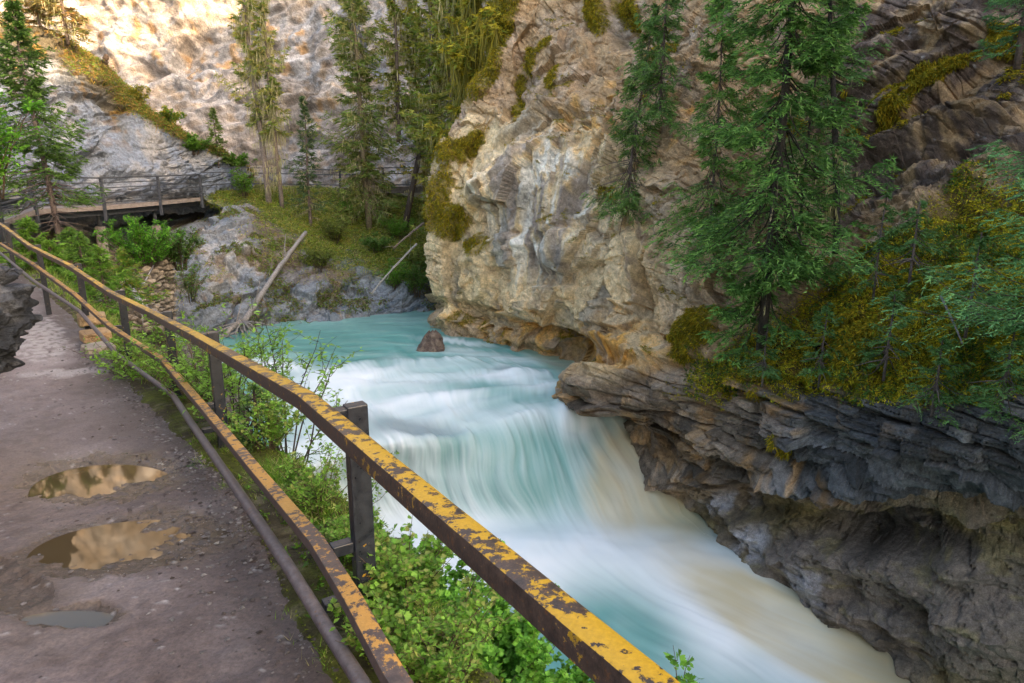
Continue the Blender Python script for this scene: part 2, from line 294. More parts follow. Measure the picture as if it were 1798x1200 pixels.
    for x, y, rx, ry, ang, k in [(868,85,26,110,22,1),(815,265,45,20,-28,1),(800,390,26,34,0,.9),(780,350,18,60,8,.8),(940,110,11,28,20,1),(968,88,22,9,-35,1),(980,145,13,22,5,1),
         (908,170,10,50,4,.9),(1050,25,18,42,0,1),(1100,15,26,26,0,1),(1080,342,15,13,0,1),(1140,130,10,60,8,.6),(1165,90,30,9,-35,.8),(1605,150,95,11,-32,1),(1660,145,80,11,-30,1),(1580,210,50,12,-55,1),
         (1775,75,40,30,0,1),(1240,575,45,32,-30,1),(1210,600,20,40,0,1),(1380,780,12,26,0,.9),(1500,600,40,55,30,1),(1390,230,40,12,0,.9),(1480,170,30,30,0,.4),(1350,700,60,10,0,.4),(850,430,30,20,0,.7),(1510,240,30,26,0,.4),(1330,665,50,10,0,.5)]:
        pm = np.maximum(pm, k*blob(px+j1*.15+f6*4, py+f4*7, x, y, rx, ry, ang, .35))
    pm = np.maximum(pm, sm(.35, .7, up)*sm(-.1, .5, f5)*rest*.5); pm = pm*sm(.25, .5, pm+f4*.25)
    col = mix(col, (.15, .125, .012), pm*.95); col = mix(col, GOLD, pm*sm(-.2, .5, f4)*.75)
    V2 = V2+n*(pm*(.10+.05*f6))[:, None]
    blkv = strata*((.55+.9*b1)*(.6+.8*b2))+rest*bedded*((.75+.5*bt1)*(.75+.5*bt2))+rest*(1-bedded)*(.94+.14*gi1+.14*gi2)+worn+mossy; col = col*np.clip(blkv+(1-strata-rest-worn-mossy), .3, 2)[:, None]
    col = col*(1+.10*f6)[:, None]*(1-.36*crack*rest)[:, None]
    o = mk('cliff', V2, gridF(*sh[:2]), M_rock, col); meta(o, 'tall ochre and grey canyon wall on the far side of the falls', None, None, 'structure')
    return V2, n2, px, py, mossy, pm, (i1, f4)
TOPZ = 26.8  # unseen rim height, shaped so sun reaches only the far upper left
RC = right_cliff()

def far_cliff():
    rows = [(-420, 58), (-150, 55), (0, 52.5), (120, 50.5), (230, 48), (330, 45.5), (420, 44)]
    cols = [(-900, -10), (-300, -3), (0, 0), (250, 1.5), (450, 1), (650, -.5), (800, -2.5), (1100, -6), (1500, -8)]
    C = np.array([[P(x, y, Y+dy) for y, Y in rows] for x, dy in cols])
    t = C[:, 0].copy(); t[:, 2] = 40; t[:, 1] += 4; C = np.concatenate([t[:, None], C], 1)
    S = sheet(C, [14, 60, 66, 60, 60, 46, 12, 10], [16, 40, 60, 56, 54, 54, 40]); sh = S.shape
    n = face_cam(S, normals(S)).reshape(-1, 3); V = S.reshape(-1, 3); px, py = proj(V)
    wp = V+np.stack([fbm(V*.15, 3, k) for k in (101, 102, 103)], 1)*1.2
    td = rotz_scale(wp, 'Y', math.radians(27), (1, 1, 1))
    a0, _, _ = facet(td*np.array([.12, .12, .3]), 104); a1, c1, i1 = facet(td*np.array([.4, .4, 1.3]), 105); a2, c2, _ = facet(td*np.array([1., 1., 3.4]), 106); a3, c3, _ = facet(td*np.array([2.2, 2.2, 7.]), 107)
    F1 = layers(V, math.radians(27), .45, 401, .8, .3); F2 = layers(V, math.radians(29), 1.3, 411, 1., .7); F3 = layers(V, math.radians(29), 3., 461, 1.4, 1.8)
    lev = (td[:, 2]*.55+fbm(V*.2, 2, 110)*.5) % 1.
    d = a0*.9+a1*.40+a2*.15+a3*.05+.46*F1[0]+.27*F2[0]+.10*F3[0]+fbm(V*.12, 3, 111)*1.2
    d = soften(d, sh, 1); V2 = V+n*d[:, None]
    f1 = fbm(V*.3, 4, 112); f2 = fbm(V*1.2, 4, 113); stain = fbm(V*np.array([.9, .9, .18]), 4, 115)
    col = np.tile(np.array((.46, .39, .34)), (len(V), 1)); col = mix(col, (.42, .41, .42), sm(-.3, .5, f1)*.8); col = mix(col, (.54, .44, .34), sm(0, .6, f2)*.6)
    col = mix(col, (.52, .30, .12), np.clip(sm(.1, .8, f2+f1*.5)*(.35+.9*blob(px, py, 330, 40, 260, 80, 15)+.9*blob(px, py, 600, 215, 60, 40)), 0, 1)*.8)
    col = mix(col, (.22, .24, .28), blob(px, py, 640, 60, 130, 90)*sm(0, .5, stain)*.7); col = mix(col, (.20, .16, .13), sm(.3, .8, a2*.6+a3*.4)*.35)
    col = col*((.8+.4*F1[2])*(.72+.56*F2[2])*(.8+.4*F3[2]))[:, None]
    o = mk('far_cliff', V2, gridF(*sh[:2]), M_far, col); meta(o, 'pale layered limestone face rising behind the boardwalk', None, None, 'structure')
far_cliff()

def left_slope():
    crest = [(-700, -160, 32), (-300, -40, 32), (0, 40, 33), (110, 75, 34), (180, 118, 35), (255, 190, 36), (330, 240, 37.5), (400, 276, 39), (445, 312, 40)]
    base = [(-700, 420, 17), (-300, 400, 20), (0, 372, 26), (110, 362, 28.5), (180, 355, 30), (255, 348, 32), (330, 340, 35), (400, 335, 37.8), (450, 336, 39.2)]
    C = []
    for (x, y, Y), (bx, by, bY) in zip(crest, base):
        a, b = P(x, y, Y), P(bx, by, bY); back = a+np.array([-3, 6, -1.]); back2 = a+np.array([-6, 12, -8.])
        m1 = a*.66+b*.34+np.array([0, -.6, .5]); m2 = a*.3+b*.7+np.array([0, -.3, 0.1]); low = b+np.array([0, 4.5, -.8])
        C.append([back2, back, a, m1, m2, b, low])
    S = sheet(np.array(C), [14, 60, 60, 50, 56, 56, 56, 40], [6, 14, 60, 60, 60, 20]); sh = S.shape
    n = face_cam(S, normals(S)).reshape(-1, 3); V = S.reshape(-1, 3); px, py = proj(V); v = np.tile(np.linspace(0, 1, sh[1]), sh[0])
    wp = V+np.stack([fbm(V*.3, 3, k) for k in (121, 122, 123)], 1)*.5; td = rotz_scale(wp, 'Y', math.radians(24), (1, 1, 1))
    a0, _, _ = facet(td*np.array([.3, .3, .5]), 124); a1, _, _ = facet(td*np.array([.7, .7, 2.2]), 125); a2, _, _ = facet(td*np.array([1.8, 1.8, 6]), 126)
    cl = blob(px, py, 235, 255, 50, 50, 30)
    d = a0*.45+(a1*.15+a2*.06+.34*layers(V, math.radians(24), 1.1, 421, .8, .5)[0]+.13*layers(V, math.radians(26), 3.6, 431, 1., 1.2)[0])*(1-.75*cl)+.12*fbm(V*.8, 4, 127)
    cr = sm(0, .07, .22-v+.03*fbm(V*.5, 3, 128)); crest_soil = (1-sm(.2, .33, v+.03*fbm(V*.5, 3, 128)))*(.3+.7*sm(70, 180, px))
    d = d*(1-.6*crest_soil)
    V2 = V+n*d[:, None]; f1 = fbm(V*.5, 4, 129); f2 = fbm(V*2, 4, 130)
    col = np.tile(np.array((.21, .24, .30)), (len(V), 1)); col = mix(col, (.42, .40, .39), sm(0, .7, f1+f2*.4)*.7); col = mix(col, (.11, .12, .14), sm(.3, .8, a1+f2*.4)*.8)
    col = mix(col, (.22, .13, .06), sm(.2, .8, f2-f1*.5)*.35*sm(330, 200, py))
    up = 1-sm(60, 150, py-.35*px+60*f1)
    col = mix(col, (.10, .075, .03), np.clip(crest_soil+up*.9, 0, 1)*.9); col = mix(col, (.30, .17, .03), np.clip(crest_soil+up, 0, 1)*sm(.1, .6, f2)*.7)
    o = mk('rock_slope', V2, gridF(*sh[:2]), M_rock, col); meta(o, 'blue grey slope of slabs behind the left boardwalk', None, None, 'structure')
    return V2, crest_soil, px, py
LS = left_slope()

# ------------------------------------------------------------------ ledge and bank under the boardwalk
def river_bank():
    top = [(-60, 372, 24), (60, 374, 28.8), (170, 378, 32.4), (270, 370, 35.5), (340, 344, 37.0), (420, 332, 37.6), (500, 334, 38.6), (580, 338, 39.4), (680, 345, 40), (760, 360, 40), (860, 370, 39)]
    sho = [(60, 640, 21), (150, 625, 22.5), (260, 610, 24.5), (330, 592, 25.5), (395, 586, 26.5), (470, 571, 28), (540, 562, 29.2), (610, 556, 30), (690, 549, 30.8), (770, 545, 31.3), (880, 544, 32)]
    C = []
    for k, ((x, y, Y), (bx, by, bY)) in enumerate(zip(top, sho)):
        a = P(x, y, Y); b = G(bx, by, -4.25); b = b if k > 3 else P(bx, by, bY); h = [0, 0, 0, 0, 0, .0, .1, .3, .5, .8, .8][k]
        back = a+np.array([0, 4, .05])
        q1 = a*.8+b*.2+np.array([0, 0, [-.4, -.9, -1.8, -2.0, -.1, .2, .1, .0, -.2, -.4, -.5][k]]); q2 = a*.5+b*.5+np.array([0, 0, [0, 0, 0, 0, .7, .9, .6, .2, .1, .1, .1][k]])
        q3 = a*.25+b*.75+np.array([0, 0, [0, 0, 0, .4, 1., 1.1, .9, .7, .7, .7, .7][k]]); low = b+np.array([0, -.2, -2.5])
        C.append([back, a, q1, q2, q3, b, low])
    S = sheet(np.array(C), [30, 40, 40, 40, 44, 46, 46, 50, 44, 30], [6, 44, 56, 56, 50, 10]); sh = S.shape
    n = face_cam(S, normals(S)).reshape(-1, 3); V = S.reshape(-1, 3); px, py = proj(V)
    wp = V+np.stack([fbm(V*.4, 3, k) for k in (131, 132, 133)], 1)*.4; td = rotz_scale(wp, 'Y', math.radians(20), (1, 1, 1))
    a0, _, _ = facet(td*np.array([.35, .35, .6]), 134); a1, c1, _ = facet(td*np.array([.9, .9, 3.]), 135); a2, _, _ = facet(td*np.array([2.4, 2.4, 8]), 136)
    f1 = fbm(V*.5, 4, 137); f2 = fbm(V*2, 4, 138); j = fbm(V*.45+3, 3, 139)*30
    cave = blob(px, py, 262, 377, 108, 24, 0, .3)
    turf = sm(0, 40, (px+j)-(400+.95*(py-330)))*(1-sm(-10, 30, py+j-(430+.16*(px-450))))                     # grassy hill
    turf = np.clip(turf+(1-sm(0, 25, py-345+j*.4))*sm(350, 380, px), 0, 1)
    soil = np.clip(blob(px+j, py+j, 495, 410, 60, 75, -20)+.8*sm(.3, .6, f1+.3*f2)+blob(px+j, py+j, 120, 520, 160, 110), 0, 1)*(1-turf)
    rk = np.clip(1-turf-soil, 0, 1); d = rk*(a0*.4+a1*.08+.42*layers(V, math.radians(22), 1.2, 441, .8, .5)[0]+.16*layers(V, math.radians(20), 4.2, 451, 1., 1.3)[0])+.12*fbm(V*.8, 4, 140)+turf*.2*f1
    V2 = V+n*d[:, None]-np.array([0, -1, 0])[None]*(cave*3.6)[:, None]
    col = np.tile(np.array((.24, .26, .29)), (len(V), 1)); col = mix(col, (.50, .46, .42), blob(px+j, py+j, 410, 450, 60, 80)*sm(-.1, .4, f1+f2*.3)*.75); col = mix(col, (.10, .13, .17), sm(.15, .7, a1+f2*.5)*(.5+.5*sm(520, 640, px))*.9)
    col = mix(col, (.42, .25, .10), sm(.4, .9, f2+f1)*.4)
    col = col*(1-soil[:, None])+mix(np.tile(np.array((.15, .11, .08)), (len(V), 1)), (.30, .25, .20), sm(0, .6, f2)*.7)*soil[:, None]
    tc = mix(np.tile(np.array((.11, .13, .025)), (len(V), 1)), (.28, .25, .06), sm(-.1, .6, f2)*.8); tc = mix(tc, (.12, .09, .05), sm(.2, .7, f1)*.6)
    col = col*(1-turf[:, None])+tc*turf[:, None]; col = mix(col, (.05, .043, .038), cave*.8)  # shade under the deck painted into the cave colour
    o = mk('river_bank', V2, gridF(*sh[:2]), M_rock, col); meta(o, 'rocky far bank falling from the boardwalk to the pool', None, None, 'structure')
    return V2, turf, soil, px, py
RB = river_bank()

# ------------------------------------------------------------------ path and the bank beside it
EDGE = np.array([(1.4, -2.2, 0), (.62, -.5, 0), (.25, .9, 0), (-.70, 2.2, -.0), (-1.56, 3.66, -.10), (-2.27, 4.64, -.22), (-3.71, 6.54, -.4), (-5.16, 8.46, -.48), (-7.16, 10.96, -.5), (-9.73, 13.8, -.42), (-12.8, 17, -.22), (-17.6, 20.5, .15), (-23, 22.5, .4)], float)
SHORE = [(5, 2, -7.9), (3.2, 6, -7.9), (.95, 9.9, -7.9), (-.2, 12.4, -7.7), (-2.3, 14.4, -7.6)] + [tuple(G(x, y, z)) for x, y, z in [(620, 930, -7.3), (515, 850, -6.3), (430, 720, -4.9), (375, 630, -4.5), (310, 600, -4.4)]] + [(-13.5, 24, -3.6), (-15.5, 25.5, -2.6), (-18, 27, -2)]
PUD = [(176, 835, 105, 32, -4), (222, 953, 145, 40, -6), (128, 1078, 76, 15, 0), (15, 1030, 60, 34, 20)]
def path_z(x, y):
    d = np.interp(y, EDGE[:, 1], EDGE[:, 2]); return d
def path():
    E = EDGE; C = []
    for k, e in enumerate(E):
        t = E[min(k+1, len(E)-1)]-E[max(k-1, 0)]; t[2] = 0; t /= np.linalg.norm(t); l = np.array([-t[1], t[0], 0])
        w = [3.2, 3.2, 3.2, 3.2, 3.0, 2.7, 2.6, 2.5, 2.5, 2.6, 2.6, 3, 3.5][k]
        C.append([e-l*.32+np.array([0, 0, -.06]), e, e+l*w*.33, e+l*w*.66, e+l*w, e+l*(w+.5)+np.array([0, 0, .5]), e+l*(w+3)+np.array([0, 0, 4.])])
    S = sheet(np.array(C), [6, 40, 110, 120, 90, 60, 50, 40, 50, 40, 24, 20], [14, 70, 70, 60, 14, 10]); sh = S.shape; V = S.reshape(-1, 3); px, py = proj(V)
    v = np.tile(np.interp(np.arange(sh[1]), np.cumsum([0, 14, 70, 70, 60, 14, 10]), [-1, 0, 1, 2, 3, 4, 5]), sh[0])
    j = fbm(V*4.5, 5, 151, .65)*17; j2 = fbm(V*4.5+8, 5, 152, .65)*13
    pud = np.zeros(len(V))
    for x, y, rx, ry, a in PUD: pud = np.maximum(pud, blob(px+j, py+j2, x, y, rx, ry, a, .75))
    ins = sm(-.2, .4, v)*(1-sm(2.9, 3.1, v))
    z = .012*fbm(V*1.6, 3, 153)+.006*fbm(V*7, 4, 154)+.0035*fbm(V*26, 3, 155, .6)-.038*pud+.011*fbm(V*9+4, 5, 159, .7)*sm(.02, .4, pud)
    f1, f2, hh, _ = worley(V*np.array([30, 30, 5]), 9); peb = np.clip(.42-f1, 0, 1)*(_r01(hh) > .72); edgeb = np.clip(1-v*2.2, 0, 1)
    f1b, _, hb, _ = worley(V*np.array([14, 14, 3]), 10); pebb = np.clip(.4-f1b, 0, 1)*(_r01(hb) > .6)*edgeb
    z = z+peb*.012*(1-pud)+pebb*.05*(v > -.2)
    V2 = V.copy(); V2[:, 2] += z
    rock = sm(2.9, 3.3, v); V2[:, 2] += rock*.25*fbm(V*1.2, 4, 156)
    g = fbm(V*1.3, 4, 157); g2 = fbm(V*9, 3, 158)
    col = np.tile(np.array((.19, .150, .150)), (len(V), 1)); col = mix(col, (.29, .245, .248), sm(-.1, .7, g)*.8); col = mix(col, (.10, .072, .068), sm(.0, .8, g2-g*.5)*.55)
    col = mix(col, (.060, .040, .034), sm(1.0, .1, v+.25*g)*.75*sm(0, 3, px*0+3)); col = mix(col, (.22, .22, .24), edgeb*sm(.1, .5, g2)*sm(700, 520, py)*.7)
    wet = np.clip(sm(.0, .35, pud)+.4*blob(px+j, py, 30, 1080, 170, 90)+.3*blob(px+j, py, 60, 930, 90, 160), 0, 1)
    col = mix(col, (.075, .052, .03), wet*.75)
    col = mix(col, (.5, .49, .5), peb*2*(_r01(hh) > .93))
    sl, sk, si = facet(V*np.array([4.2, 4.2, 1]), 31); slab = blob(px+j*1.2, py+j2, 62, 592, 62, 36, 25, .25)*sk
    slab = np.maximum(slab, .8*blob(px+j, py+j2*.4, 115, 655, 75, 5, -3, .5)); col = mix(col, (.46, .42, .42), slab*.8)
    col = mix(col, (.08, .09, .02), (1-sm(-.9, -.15, v+.15*g2))*.9)
    m, t, b = mat_new('wet_path'); a = N(t, 'ShaderNodeAttribute', attribute_name='Col'); n = tex(t, 60, 5, .75); r = ramp(t, n.outputs[0], [(.3, (.55,)*3), (.72, (1.4,)*3)])
    t.links.new(mixc(t, a.outputs[0], r.outputs[0], 1., 'MULTIPLY'), b.inputs['Base Color']); b.inputs['Specular IOR Level'].default_value = .5
    wa = N(t, 'ShaderNodeAttribute', attribute_name='Wet'); mr = N(t, 'ShaderNodeMapRange'); t.links.new(wa.outputs['Fac'], mr.inputs[0]); mr.inputs[3].default_value = .62; mr.inputs[4].default_value = .22
    t.links.new(mr.outputs[0], b.inputs['Roughness']); n2 = tex(t, 90, 6, .8); bump(t, b, n2.outputs[0], .006, .8)
    o = mk('path', V2, gridF(*sh[:2]), m, col, True); at = o.data.attributes.new('Wet', 'FLOAT', 'POINT'); at.data.foreach_set('value', wet.astype(np.float32))
    meta(o, 'brown muddy trail with shallow puddles beside the handrail', None, None, 'structure')
    # puddles: level sheets that the rising mud cuts to a ragged shore
    m, t, b = mat_new('puddle_water'); b.inputs['Base Color'].default_value = (.07, .05, .026, 1); b.inputs['Roughness'].default_value = .035; b.inputs['IOR'].default_value = 1.33; b.inputs['Specular IOR Level'].default_value = .5
    n = tex(t, 9, 3, .5); bump(t, b, n.outputs[0], .001, .15)
    for k, (x, y, rx, ry, a) in enumerate(PUD[:3]):
        c = G(x, y, path_z(0, G(x, y, 0)[1])); ring = []
        for q in np.linspace(0, 2*math.pi, 60, endpoint=False):
            ca, sa = math.cos(math.radians(a)), math.sin(math.radians(a)); u, v_ = rx*1.25*math.cos(q), ry*1.3*math.sin(q)
            g_ = G(x+u*ca-v_*sa, y+u*sa+v_*ca, c[2]); ring.append(g_)
        ring = np.array(ring); sel = np.hypot(V2[:, 0]-c[0], V2[:, 1]-c[1]) < .12; zl = np.median(V2[sel, 2])+.010 if sel.any() else c[2]-.02
        ring[:, 2] = zl; cc = ring.mean(0); vv = np.vstack([ring, cc]); F = np.array([(i, (i+1) % 60, 60) for i in range(60)])
        o = mk('puddle', vv, F, m, None, True)
        meta(o, ['shallow muddy puddle farthest up the trail', 'largest brown puddle mirroring the cliff', 'small oval puddle nearest the bottom of the picture', 'wet puddle at the left edge of the trail'][k], None, None, 'structure')
    return V2, v, px, py
PT = path()

def near_bank():
    C = []; E = EDGE
    for k, (e, s) in enumerate(zip(E, SHORE)):
        t = E[min(k+1, len(E)-1)]-E[max(k-1, 0)]; t[2] = 0; t /= np.linalg.norm(t); r = np.array([t[1], -t[0], 0]); s = np.array(s)
        e0 = e-r*.25+np.array([0, 0, -.08]); e1 = e+r*.1+np.array([0, 0, .01]); e2 = e+r*.55+np.array([0, 0, -.25 if k < 9 else -.1]); m1 = e*.8+s*.2; m1[2] = e[2]+(s[2]-e[2])*.36
        m2 = e*.5+s*.5; m2[2] = e[2]+(s[2]-e[2])*.68; m3 = e*.15+s*.85; m3[2] = e[2]+(s[2]-e[2])*.93; low = s+r*.6; low[2] = s[2]-1.5
        C.append([e0, e1, e2, m1, m2, m3, s, low])
    S = sheet(np.array(C), [10, 40, 60, 60, 50, 40, 40, 40, 40, 40, 40, 30], [6, 20, 50, 60, 60, 40, 10]); sh = S.shape; n = normals(S).reshape(-1, 3); n *= np.sign(n[:, 2:3].mean()); V = S.reshape(-1, 3); px, py = proj(V)
    v = np.tile(np.interp(np.arange(sh[1]), np.cumsum([0, 6, 20, 50, 60, 60, 40, 10]), np.arange(8)), sh[0]); low = sm(2.6, 4, v)
    a1, _, _ = facet(V*np.array([1., 1., 1.6]), 161); a2, _, _ = facet(V*3, 162); f = fbm(V*1.2, 4, 163); f2 = fbm(V*6, 3, 164)
    V2 = V+n*((low*(a1*.4+a2*.12)+(.10*f+.03*f2)*sm(1, 2, v))[:, None])
    col = np.tile(np.array((.075, .06, .035)), (len(V), 1)); col = mix(col, (.12, .14, .02), sm(-.4, .2, f+f2*.5)*.85*(1-low)); col = mix(col, (.24, .21, .15), sm(.3, .6, f2-f*.4)*.6*(1-low)); col = mix(col, (.22, .20, .19), low*sm(-.3, .4, f+a2*.3)*.9)
    o = mk('grassy_bank', V2, gridF(*sh[:2]), M_soil, col); meta(o, 'overgrown bank dropping from the handrail to the rapids', None, None, 'structure')
    return V2, n, v, px, py
NB = near_bank()

# ------------------------------------------------------------------ river
def water():
    R = [[(200,556,-4.3),(330,556,-4.3),(450,556,-4.3),(560,556,-4.3),(650,548,-4.3),(740,544,-4.3),(840,543,-4.3),(940,543,-4.3)],
         [(230,600,-4.32),(340,586,-4.32),(440,584,-4.32),(540,582,-4.32),(640,580,-4.32),(740,578,-4.32),(840,578,-4.32),(950,578,-4.34)],
         [(250,640,-4.4),(350,632,-4.38),(440,622,-4.38),(550,616,-4.38),(660,612,-4.38),(760,614,-4.4),(870,616,-4.42),(1000,622,-4.45)],
         [(300,690,-4.6),(380,680,-4.56),(470,672,-4.55),(580,664,-4.5),(690,656,-4.46),(800,650,-4.48),(920,650,-4.55),(1060,656,-4.6)],
         [(360,760,-4.88),(430,740,-4.82),(510,725,-4.76),(610,712,-4.66),(720,704,-4.62),(830,696,-4.62),(950,690,-4.7),(1090,694,-4.82)],
         [(420,860,-5.5),(490,835,-5.3),(560,805,-5.02),(655,775,-4.84),(765,765,-4.8),(870,745,-4.78),(975,728,-4.9),(1110,730,-5.2)],
         [(450,920,-6.4),(520,890,-6.2),(580,860,-6.0),(665,835,-5.82),(775,835,-5.82),(885,835,-5.9),(1010,825,-6.0),(1150,815,-6.15)],
         [(500,990,-7.15),(560,960,-7.1),(620,930,-7.05),(700,912,-6.95),(810,915,-6.95),(925,925,-7.),(1060,925,-7.0),(1240,915,-6.95)],
         [(560,1070,-7.25),(630,1040,-7.2),(700,1005,-7.15),(780,990,-7.1),(870,985,-7.05),(980,990,-7.0),(1120,1000,-7.0),(1320,1000,-7.0)],
         [(680,1180,-7.4),(760,1150,-7.4),(840,1110,-7.4),(920,1090,-7.4),(1020,1090,-7.35),(1140,1090,-7.3),(1280,1085,-7.25),(1500,1080,-7.2)],
         [(820,1330,-7.6),(900,1300,-7.6),(980,1260,-7.6),(1080,1230,-7.6),(1200,1210,-7.6),(1330,1200,-7.55),(1500,1180,-7.5),(1720,1160,-7.4)],
         [(1000,1700,-7.8),(1100,1650,-7.8),(1200,1600,-7.8),(1320,1560,-7.8),(1450,1520,-7.8),(1620,1480,-7.8),(1850,1430,-7.8),(2100,1380,-7.8)]]
    C = [[G(*q) for q in row] for row in R]; up = np.array(C[0]); up2 = up+np.array([0, 6, 0.])
    dn = np.array(C[-1]); dn = dn+np.array([3, -8, -.3]); C = np.concatenate([up2[None], np.array(C), dn[None]])
    S = sheet(C, [6, 30, 36, 40, 56, 70, 70, 70, 60, 60, 60, 24, 6], [40, 56, 60, 60, 60, 60, 60]); sh = S.shape; n = normals(S).reshape(-1, 3); n *= np.sign(n[:, 2:3].mean())
    V = S.reshape(-1, 3); px, py = proj(V)
    ss = np.cumsum([0, 6, 30, 36, 40, 56, 70, 70, 70, 60, 60, 60, 24, 6]); s = np.repeat(np.interp(np.arange(sh[0]), ss, np.arange(14)), sh[1]); tt = np.tile(np.linspace(0, 7, sh[1]), sh[0])
    Q = np.stack([tt*2.0, s*.55, tt*0], 1); w = fbm(V*.35, 2, 171); Qw = Q+np.stack([w*.35, w*.1, w*0], 1)
    st1 = fbm(Qw*np.array([1, 1, 1]), 3, 172); st2 = fbm(Qw*np.array([4, .8, 1]), 3, 173, .6); st3 = fbm(Qw*np.array([14, 1., 1]), 3, 174, .6)
    fall = sm(5.6, 6.4, s)*(1-sm(7.5, 8.2, s)); rapid = sm(3.2, 4.5, s)*(1-sm(7.6, 8.6, s)); cross = fbm(np.stack([tt*.55+w*.3, s*1.5+tt*.25, 0*s], 1), 3, 176)*sm(2.6, 3.6, s)*(1-sm(5.6, 6.4, s)); haze = fbm(V*.55, 3, 178)
    foot = blob(px, py, 1000, 985, 420, 70, 3)
    d = .14*cross+.03*fbm(np.stack([tt*.9+w*.5, s*6., 0*s], 1), 3, 179)*(1-sm(3.2, 4.2, s))+rapid*(st1*.04+st2*.005)+fall*(st1*.05+st2*.022+st3*.003)+.07*haze*sm(7.5, 8.5, s)+.18*blob(px, py, 1010, 960, 260, 40, 4, .8)+.03*st1
    for x, y, rx, ry, a, am in [(690, 650, 150, 14, -3, .14), (850, 645, 90, 9, 6, .10), (960, 668, 60, 9, 10, .12), (740, 690, 220, 16, 4, .10), (620, 730, 120, 16, 14, .12), (760, 752, 70, 10, 0, -.12), (1010, 720, 26, 30, 60, .25), (930, 800, 60, 90, 20, .16)]:
        d = d+am*blob(px+st1*9, py+st2*3, x, y, rx, ry, a, .6)
    V2 = V+n*d[:, None]
    # pigment: glacial teal where the stream runs clear, white where it carries air, silt brown along the far wall
    teal, deep, white = np.array((.16, .40, .37)), np.array((.085, .26, .24)), np.array((.90, .93, .95))
    foam = np.zeros(len(V)); B = lambda *a: blob(px+st1*14, py+st2*5, *a)
    for x, y, rx, ry, a, k in [(700, 662, 170, 20, -3, .75), (840, 652, 130, 13, 8, .6), (960, 680, 90, 22, 12, .5), (860, 625, 110, 8, 6, .45), (800, 600, 60, 5, 6, .6), (760, 720, 270, 34, 5, .75), (620, 760, 130, 40, 10, .7), (450, 640, 90, 12, 8, .8), (520, 650, 120, 20, 6, .35),
          (720, 845, 160, 80, 3, .62), (560, 840, 100, 60, 8, .8), (1010, 740, 30, 44, 40, .8), (1060, 840, 60, 110, 8, .62), (1110, 860, 80, 80, 0, .6), (980, 985, 300, 75, 4, 1.), (760, 930, 200, 50, 0, .95), (1180, 1030, 200, 70, 22, .9), (1330, 1110, 240, 90, 28, .95),(700, 845, 120, 70, 3, .5), (1000, 1000, 240, 60, 8, 1.), (1160, 1130, 130, 50, 25, .5)]:
        foam = 1-(1-foam)*(1-k*B(x, y, rx, ry, a, .7))
    tong = np.clip(blob(px, py, 960, 850, 95, 100, 12, .55)+.7*blob(px, py, 860, 800, 110, 60, 30, .6)+.5*blob(px, py, 790, 885, 60, 40, 0, .6), 0, 1)
    veil = blob(px, py, 760, 835, 230, 66, 2, .5)*sm(5.9, 6.5, s); foam = foam*(1-.5*veil)+veil*.18; foam = foam*(1-.6*tong)+tong*.14; foam = foam*(1-.85*blob(px, py, 1090, 1110, 120, 75, 28, .6)); foam = foam+.42*cross*(.25+foam)+rapid*(.05*st2+.02*st3)*(.3+foam)*(1-foot)+fall*(.20*st1+.12*st2+.055*st3)*(1-foot)+.16*haze*sm(7.8, 9, s)  # veil paints shading into the falls face so it looks steeper
    foam = np.clip(foam, 0, 1)
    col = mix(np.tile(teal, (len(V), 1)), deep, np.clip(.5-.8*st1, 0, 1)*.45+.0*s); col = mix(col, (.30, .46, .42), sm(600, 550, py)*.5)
    rip = fbm(np.stack([tt*.9+w*.5, s*6., 0*s], 1), 4, 179)*(1-sm(3.2, 4.2, s)); col = mix(col, (.33, .50, .46), sm(.1, .7, rip)*.45); col = mix(col, (.07, .20, .17), sm(.1, .7, -rip)*.4)
    col = mix(col, white, foam)
    silt = np.clip(1.4*blob(px+st2*10, py, 1120, 830, 75, 110, 25, .5)+blob(px, py, 1200, 900, 60, 60, 0, .6)*.9+blob(px, py, 1370, 1100, 230, 42, 30, .6)*.9+blob(px, py, 1540, 1180, 260, 60, 25, .5)+.5*blob(px, py, 1010, 640, 90, 22, 20, .6), 0, 1)
    silt = np.clip(silt+.8*blob(px, py, 1500, 1140, 260, 60, 27, .6), 0, 1); col = mix(col, (.62, .50, .27), np.clip(silt*(.80+.14*st2+.25*haze), 0, 1)*.85); col = mix(col, (.20, .13, .06), np.clip(blob(px, py, 1620, 1190, 140, 40, 25, .6)+.5*blob(px, py, 1000, 652, 50, 14, 20, .7), 0, 1)*.5)
    dk = blob(px+st2*10, py, 740, 752, 62, 13, 4, .7)+.5*blob(px+st2*10, py, 640, 745, 60, 18, 4, .7)+.7*blob(px, py, 884, 649, 18, 4, 4, .6); col = mix(col, (.10, .14, .17), np.clip(dk, 0, 1)*.6)
    m, t, b = mat_new('silky_river'); a = N(t, 'ShaderNodeAttribute', attribute_name='Col'); t.links.new(a.outputs[0], b.inputs['Base Color'])
    ro = N(t, 'ShaderNodeAttribute', attribute_name='Rough'); t.links.new(ro.outputs['Fac'], b.inputs['Roughness']); b.inputs['Specular IOR Level'].default_value = .35
    o = mk('river', V2, gridF(*sh[:2]), m, col, True); at = o.data.attributes.new('Rough', 'FLOAT', 'POINT'); at.data.foreach_set('value', (.28+.6*foam+.2*rapid).clip(.25, 1).astype(np.float32))
    meta(o, 'turquoise glacial river sliding over the falls into white water', None, None, 'structure')
water()

